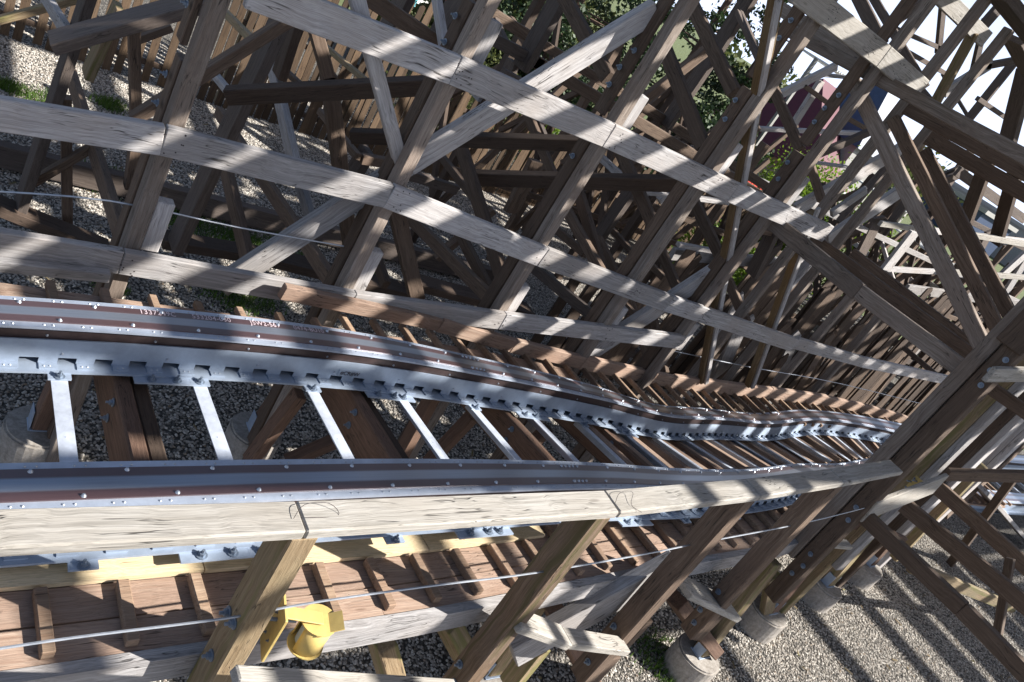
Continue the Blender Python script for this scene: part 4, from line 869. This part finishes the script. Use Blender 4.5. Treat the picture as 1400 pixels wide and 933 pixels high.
beam('rail',(9,7.96,-1.9),(27,7.96,-1.9),.14,.05,(0,1,0),'dark',pw); beam('rail',(9,7.96,-.7),(27,7.96,-.7),.14,.05,(0,1,0),'dark',pw)
for k in range(14):   # loose planks leaning on the wall
    x=rr.uniform(11.5,20); put_picket(pw,x,7.5+rr.uniform(-.3,.15),GZ+.1,rr.uniform(.18,.26),rr.uniform(1.4,2.6),.035,.2,rr.uniform(-.5,.5),MT['gray'] if k%4==0 else MT['brown'],rr.uniform(-.4,.4))
pf=thing('picket_fence','tall brown fence of narrow upright slats with light showing through its gaps','fence',(0,15,GZ))
x=-2.; k=0
SL=[]
for i in range(10):
    me=picket(.13,2.1+.12*i%.5,.025,.05); me.materials.append(MT['slat']); SL.append(me)
while x<26 and k<190:
    k2=0 if x<4.9 else (1 if x<9.4 else 2); me=SL[rr.randrange(10)]; o=bpy.data.objects.new('slat',me); S.collection.objects.link(o); o.parent=pf
    gap=.10 if x<4.5 else .02
    o.matrix_world=Matrix.Translation((x,rr.uniform(-.03,.03)+ (0 if x>4 else -.0),rr.uniform(-.1,.06)))@Matrix.Rotation(rr.uniform(-.035,.035),4,'Y')@Matrix.Rotation(-math.pi/2,4,'Y')@Matrix.Diagonal(((1.,1.42,.95)[k2],1,1,1))
    x+=.135+gap*rr.uniform(.4,1.6); k+=1
for z in (.35,1.65): beam('fence_rail',(-2,15.05,GZ+z),(26,15.05,GZ+z),.1,.05,(0,1,0),'brown',pf)
for i in range(12): beam('fence_post',(-2+i*2.4,15.12,GZ),(-2+i*2.4,15.12,GZ+2.1),.12,.1,(0,1,0),'yellow',pf)
ls=thing('long_sill','dark blue-grey sill timber lying on the ground at upper left','sill timber',(0,10.6,GZ))
for a,b in ((( .2,10.6,-2.3),(3.2,10.55,-2.3)),((3.2,10.55,-2.3),(6.3,10.5,-2.3)),((6.3,10.5,-2.3),(9.6,10.4,-2.3))): beam('sill',a,b,.3,.16,(0,1,0),'dark',ls)
ft=thing('far_trestle','thin dark posts and crossed braces filling the background right of centre','timber trestle',(12,10,GZ))
rf=random.Random(21)
def fb(n,P,Q,w,t,f,m='brown'): beam(n,P,Q,w,t,f,m,ft,.004)
for (y,x0,x1,dx,zt) in ((9.3,10.5,30,1.75,2.0),(11.4,8,31,1.9,2.5),(13.3,12,33,2.1,2.2)):
    x=x0; k=0
    while x<x1:
        if (y==9.3 and 12.8<x<15.9) or (y==11.4 and 15.4<x<19.4) or (y==13.3 and 18<x<22.6): x+=dx; k+=1; continue
        z1=zt+rf.uniform(-.3,.5); fb('post',(x,y,GZ),(x,y,z1),.15,.13,(1,0,0),'brown' if k%2 else 'umber')
        fb('brace',(x+.1,y+.1,GZ+rf.uniform(.2,1.)),(x+dx,y+.1,z1-rf.uniform(.1,.9)),.13,.07,(0,1,0),'brown')
        if k%2: fb('brace',(x+.1,y+.18,z1-.4),(x+dx,y+.18,GZ+rf.uniform(.3,1.2)),.12,.07,(0,1,0),'umber')
        if y<13: fb('brace',(x,y+.1,rf.uniform(-2,-.5)),(x,y+1.9,rf.uniform(1,2)),.12,.07,(1,0,0),'umber'); fb('brace',(x+.09,y+.1,rf.uniform(1,2)),(x+.09,y+1.9,rf.uniform(-2,-.5)),.12,.07,(1,0,0),'brown')
        if y<13 and k%2==0: fb('cross_beam',(x-.1,y,.4),(x-.1,y+2,.4),.14,.07,(1,0,0),'gray')
        x+=dx; k+=1
    for z in ((-.9,.35,1.5) if y<9.5 else (-.9,)): fb('girt',(x0,y-.1,z),(x1,y-.1,z),.12,.05,(0,1,0),'gray' if z>1 else 'brown')
# ---------------- unseen upper track casting the banded shade, plus boards added to shade more ----------------
ut=thing('unseen_upper_track','unseen ties and rails of a higher track, with planks added to shade the view','coaster track',(0,0,6.5))
ru=random.Random(5)
def ub(name,P,Q,w,t,face,mat='brown'): return beam(name,P,Q,w,t,face,mat,ut,.006)
x=8.5
while x<27:
    ub('tie',(x,-1.8+ru.uniform(-.1,.1),6.5),(x,3.4+ru.uniform(-.1,.1),6.5),.33,.12,(0,0,1)); x+=.76+ru.uniform(-.05,.05)
for y in (-1.2,.45,1.2): ub('stringer',(5,y,6.62),(27,y,6.62),.10,.1,(0,0,1),'gray')
ub('shade_plank',(5,-2.13,6.55),(18,-2.13,6.55),.30,.05,(0,0,1),'gray')  # unseen plank added to keep the near rail in shade
x=5.
while x<8.3:
    ub('tie',(x,-.5,6.4),(x,3.,6.4),.30,.12,(0,0,1)); x+=.36 if x<7 else .5  # close-set boards added to shade the left part of the view
for y in (3.15,): ub('shade_plank',(5,y,6.55),(9.2,y,6.55),.34,.05,(0,0,1),'gray'); ub('shade_plank',(13.2,y,6.55),(21,y,6.55),.34,.05,(0,0,1),'gray')
for y in (3.7,4.05): ub('shade_plank',(5,y,6.55),(21,y,6.55),.34,.05,(0,0,1),'gray')  # unseen planks added to shade the back trestle and leave light streaks
for y in (4.5,4.95): ub('shade_plank',(5,y,6.55),(10.8,y,6.55),.34,.05,(0,0,1),'gray'); ub('shade_plank',(14.6,y,6.55),(21,y,6.55),.34,.05,(0,0,1),'gray')
for y in (-2.62,-3.05,-3.5,-3.95): ub('shade_plank',(12.8,y,6.55),(20,y,6.55),.38,.05,(0,0,1),'gray')  # unseen planks added to darken the gravel under the track
for y in (.75,1.1,1.5,2.,2.4,2.75): ub('shade_plank',(14.4,y,6.3),(24,y,6.3),.27,.05,(0,0,1),'gray')  # denser boards added to shade the ground behind the track
for x in (6.6,7.9,8.7,9.9,10.5,11.3,12.1,12.7,13.4,14.3): ub('cleat',(x+ru.uniform(-.3,.3),-3.5,6.45),(x,-2.62 if x<9.4 else -1.7,6.45),ru.uniform(.16,.34),.1,(0,0,1))  # crosswise boards added for shade patches on the near walkway

for x,w in ((18.3,.3),(20.7,.34),(22.4,.34),(23.6,.7),(24.6,.7),(25.5,.6),(26.6,.7),(27.7,.7)): ub('tie',(x,-8.5,6.5),(x-.2,-3.4,6.5),w,.12,(0,0,1))  # boards added to cast stripes on the lower right gravel

for y in (-5.2,-4.6,-4.,-3.4,-2.8,-2.2,-1.6,-1.,-.4): ub('shade_plank',(27,y,6.55),(44,y,6.55),.5,.05,(0,0,1),'gray')  # planks added to put the distant track in shade

for y in (6.35,6.8): ub('shade_plank',(6,y,6.65),(10,y,6.65),.4,.05,(0,0,1),'gray'); ub('shade_plank',(15.5,y,6.65),(21,y,6.65),.4,.05,(0,0,1),'gray')  # unseen planks added to shade the ground near the fence
for y in (7.9,): ub('shade_plank',(6,y,6.65),(21,y,6.65),.4,.05,(0,0,1),'gray')
for y in (5.4,5.85): ub('shade_plank',(5,y,6.65),(10.6,y,6.65),.4,.05,(0,0,1),'gray'); ub('shade_plank',(14,y,6.65),(23,y,6.65),.4,.05,(0,0,1),'gray')
for x in (6.5,8.,9.3,10.9,12.4,14.,15.7,17.1,18.8): ub('tie',(x,3.1,6.45),(x+.1,7.9,6.45),.4,.1,(0,0,1))  # crosswise boards added to stripe the back ground with shade

# ---------------- vegetation ----------------
def foliage(name,blobs,n,size,mat,parent,seed,flat_=0.):
    r=random.Random(seed); V=[];F=[]
    tot=sum(b[3]*b[4]*b[5] for b in blobs)
    for (cx,cy,cz,rx,ry,rz) in blobs:
        m=int(n*rx*ry*rz/tot)
        # sub-clumps
        cl=[]
        for _ in range(max(6,m//90)):
            while 1:
                p=Vector((r.uniform(-1,1),r.uniform(-1,1),r.uniform(-1,1)))
                if .35<p.length<1: break
            cl.append(Vector((cx+p.x*rx,cy+p.y*ry,cz+p.z*rz)))
        for _ in range(m):
            c=r.choice(cl); s=.22*(rx+ry+rz)/3
            p=c+Vector((r.gauss(0,s),r.gauss(0,s),r.gauss(0,s*.7)))
            a=Vector((r.gauss(0,1),r.gauss(0,1),r.gauss(0,1))).normalized(); b=a.orthogonal().normalized(); 
            b=(b*math.cos(r.uniform(0,6))+a.cross(b)*math.sin(r.uniform(0,6))).normalized(); sz=size*r.uniform(.5,1.3)
            i=len(V); V+= [p-a*sz*.5,p+b*sz*.28,p+a*sz*.5,p-b*sz*.28]; F.append((i,i+1,i+2,i+3))
    me=bpy.data.meshes.new(name); me.from_pydata([tuple(v) for v in V],[],F); me.update()
    return link(name,me,mat,parent)
def trunk(P,Q,r0,r1,parent):
    bm=bmesh.new(); cyl(bm,P,Q,r0,8,r1); return link('trunk',tomesh(bm),MT['bark'],parent)
def conifer(x,y,h,r,label,seed,mat='conifer'):
    T=thing('conifer_tree',label,'tree',(x,y,GZ),'trees behind the structure'); rr=random.Random(seed)
    trunk((0,0,0),(0,0,h*.95),.22,.04,T)
    bl=[]; k=int(h*1.6)
    for i in range(k):
        t=(i+.6)/k; z=h*(.12+.86*t); rad=r*(1-t)**.8+.25
        for j in range(max(2,int(5*(1-t)+1))):
            a=rr.uniform(0,6.28); d=rad*rr.uniform(.35,.9); bl.append((math.cos(a)*d,math.sin(a)*d,z+rr.uniform(-.3,.3),rad*.4,rad*.4,.28))
    foliage('crown',bl,15000,.16,MT[mat],T,seed); 
    bm=bmesh.new()
    for i in range(26):
        z=h*rr.uniform(.15,.9); a=rr.uniform(0,6.28); d=r*(1-z/h)*.9+.2; cyl(bm,(0,0,z),(math.cos(a)*d,math.sin(a)*d,z+.1),.04,5,.012)
    link('limb',tomesh(bm),MT['bark'],T)
conifer(15.2,19.9,11,3.0,'dark conifer behind the trestle at the top centre',1)
conifer(18.6,18.2,10.5,2.6,'dark conifer left of the red roof',2)
conifer(20.0,17.2,8.6,2.0,'slender conifer whose right side stands against the bright sky',3)
conifer(17.0,22.5,9.,2.6,'olive green conifer further behind the other two',4,'olive')
conifer(12.6,21.5,8,2.3,'loose olive tree behind the trestle at the top left of the conifers',8,'olive')
def bush(x,y,blobs,n,label,mat,seed,size=.1):
    T=thing('bush',label,'bush',(x,y,GZ),'bushes behind the structure'); trunk((0,0,0),(0,0,.9),.06,.03,T)
    foliage('leaves',blobs,n,size,MT[mat],T,seed); return T
bush(23.5,15.0,[(0,0,2.6,1.8,1.6,1.9),(1.2,-1.2,2.2,1.5,1.4,1.7),(-.5,.8,3.2,1.,1.,1.)],12000,'bright green sunlit bush below the red roof','bright',5,.13)
bush(17.5,12.8,[(0,0,1.1,1.2,1.,.9),(1.6,-.6,1.1,1.2,1.,.8)],6000,'bright green bush behind the plank wall','bright',6,.11)
bush(11.0,16.6,[(0,0,1.6,1.6,1.,1.2)],5000,'green bush peeping over the fence in the centre','olive',7,.12)
bush(14.2,16.4,[(0,0,1.3,1.6,1.,1.0)],5000,'green bush right of the one peeping over the fence','bright',9,.1)
gt=[]
r=random.Random(4); V=[];F=[]
for (x,y,z) in MISC['grass']:
    R0=r.uniform(.15,.4)
    for _ in range(520):
        a=r.uniform(0,6.28); d=R0*math.sqrt(r.random())*r.choice((1,1,1.5)); px_=x+math.cos(a)*d; py=y+math.sin(a)*d; hh=r.uniform(.03,.13); w=.008; th=r.uniform(0,3.14)
        i=len(V); lx,ly=r.gauss(0,.03),r.gauss(0,.03)
        V+=[(px_-w*math.cos(th),py-w*math.sin(th),GZ+.01),(px_+w*math.cos(th),py+w*math.sin(th),GZ+.01),(px_+lx,py+ly,GZ+hh)]; F.append((i,i+1,i+2))
me=bpy.data.meshes.new('weeds'); me.from_pydata(V,[],F); me.update(); o=link('weeds',me,MT['grass'],kind='stuff'); o['label']='tufts of green weeds growing in the gravel'
bm=bmesh.new(); r=random.Random(9)
for _ in range(420):
    x_,y_=r.uniform(.5,17),r.uniform(1.2,14); m=Matrix.Translation((x_,y_,GZ+.03))@Euler((r.uniform(-.3,.3),r.uniform(-.3,.3),r.uniform(0,6.3))).to_matrix().to_4x4()
    bmesh.ops.create_cube(bm,size=1,matrix=m@Matrix.Diagonal((r.uniform(.03,.14),r.uniform(.01,.03),.008,1)))
o=link('wood_scraps',tomesh(bm),MT['yellow'],kind='stuff'); o['label']='splinters and dry leaves scattered over the gravel'
# ---------------- red building and distant things ----------------
hb=thing('red_building','low building with a dark pink hipped roof and a white framed window','building',(28.3,20.6,GZ))
def bx(name,cx,cy,cz,sx,sy,sz,mat,parent,rot=0):
    bm=bmesh.new(); bmesh.ops.create_cube(bm,size=1,matrix=Matrix.Diagonal((sx,sy,sz,1))); o=link(name,tomesh(bm),MT[mat],parent,loc=(cx,cy,cz)); o.rotation_euler=(0,0,rot); return o
hb.rotation_euler=(0,0,math.radians(20))
bx('wall',0,0,1.75,5.2,4.2,3.5,'wall',hb); bx('porch_shade_panel',-.3,-2.12,2.2,2.6,.1,2.0,'darkfill',hb)  # dark slab on the wall stands in for the unlit interior
wn=bx('window',-2.0,-2.13,2.35,.95,.08,1.1,'white',hb); bx('pane',-.22,-.05,0,.36,.02,.9,'glass',wn); bx('pane',.22,-.05,0,.36,.02,.9,'glass',wn)
bm=bmesh.new(); v=[bm.verts.new(p) for p in ((-3.1,-2.7,3.3),(3.1,-2.7,3.3),(3.1,2.7,3.3),(-3.1,2.7,3.3),(-1.2,0,6.4),(1.2,0,6.4))]
for f in ((0,1,5,4),(2,3,4,5),(1,2,5),(3,0,4),(3,2,1,0)): bm.faces.new([v[i] for i in f])
link('roof',tomesh(bm),MT['roofred'],hb); bx('fascia',0,-2.72,3.25,6.2,.06,.18,'white',hb)
bb=thing('blue_gabled_roof','dark blue roofed building right of the red one','building',(31.5,20.5,GZ)); bx('wall',0,0,2.5,3,3,5,'wall',bb)
bm=bmesh.new(); v=[bm.verts.new(p) for p in ((-1.7,-1.7,5),(1.7,-1.7,5),(1.7,1.7,5),(-1.7,1.7,5),(0,0,8))]
for f in ((0,1,4),(1,2,4),(2,3,4),(3,0,4),(3,2,1,0)): bm.faces.new([v[i] for i in f])
link('roof',tomesh(bm),MT['bluep'],bb)
# slatted canopies
for k,(x,y,z,L) in enumerate(((24.5,13.3,1.9,2.2),(26.0,12.0,1.3,2.6),(22,16.3,4.1,1.8))):
    T=thing('slatted_canopy',['white slatted canopy beside the bright bush','white slatted canopy lower right of the bright bush','white slatted screen high left of the sunlit board'][k],'canopy',(x,y,GZ),'white slatted canopies')
    for j in range(16): bx('slat',-L/2+j*L/15,0,z-GZ+.0,.06,1.5,.05,'white',T,.3)
    for s2 in (-1,1): bx('post',s2*L/2,0,(z-GZ)/2,.1,.1,z-GZ,'wall',T)
ST=thing('ride_station','teal and white ride building seen through a gap at the top','building',(17,36,GZ)); bx('wall',0,0,1.6,9,3,3.2,'white',ST); bx('roof',0,0,3.5,10,4,.5,'teal',ST)
for j in range(7): bx('column',-4+j*1.3,-1.6,1.5,.25,.2,3.,'redp' if j%2 else 'teal',ST)
DB=thing('blue_stall','small blue and red stall behind the trestle right of centre','stall',(24.5,17.2,GZ)); bx('counter',0,0,.6,1.6,1,1.2,'bluep',DB); bx('awning',0,0,2.2,2,1.4,.25,'redp',DB); bx('sign',0,-.6,1.5,.9,.05,.4,'white',DB)
for k,(x,y,sx,h,mt) in enumerate(((150,60,60,6,'wall'),(130,75,40,5,'bluep'),(160,30,50,7,'wall'))):
    T=thing('distant_hall',['long pale hall far off on the horizon','low blue hall far off on the horizon','pale block at the far right horizon'][k],'building',(x,y,GZ)); bx('wall',0,0,h/2,12,sx,h,mt,T); bx('roof',0,0,h+.3,13,sx+1,.6,'wall',T)
tl=thing('treeline','band of distant trees along the horizon','tree line',(70,70,GZ))
foliage('crown',[(r.uniform(-45,55),r.uniform(-10,10)-(0),3,6,6,4) for _ in range(14)],16000,.9,MT['olive'],tl,12)
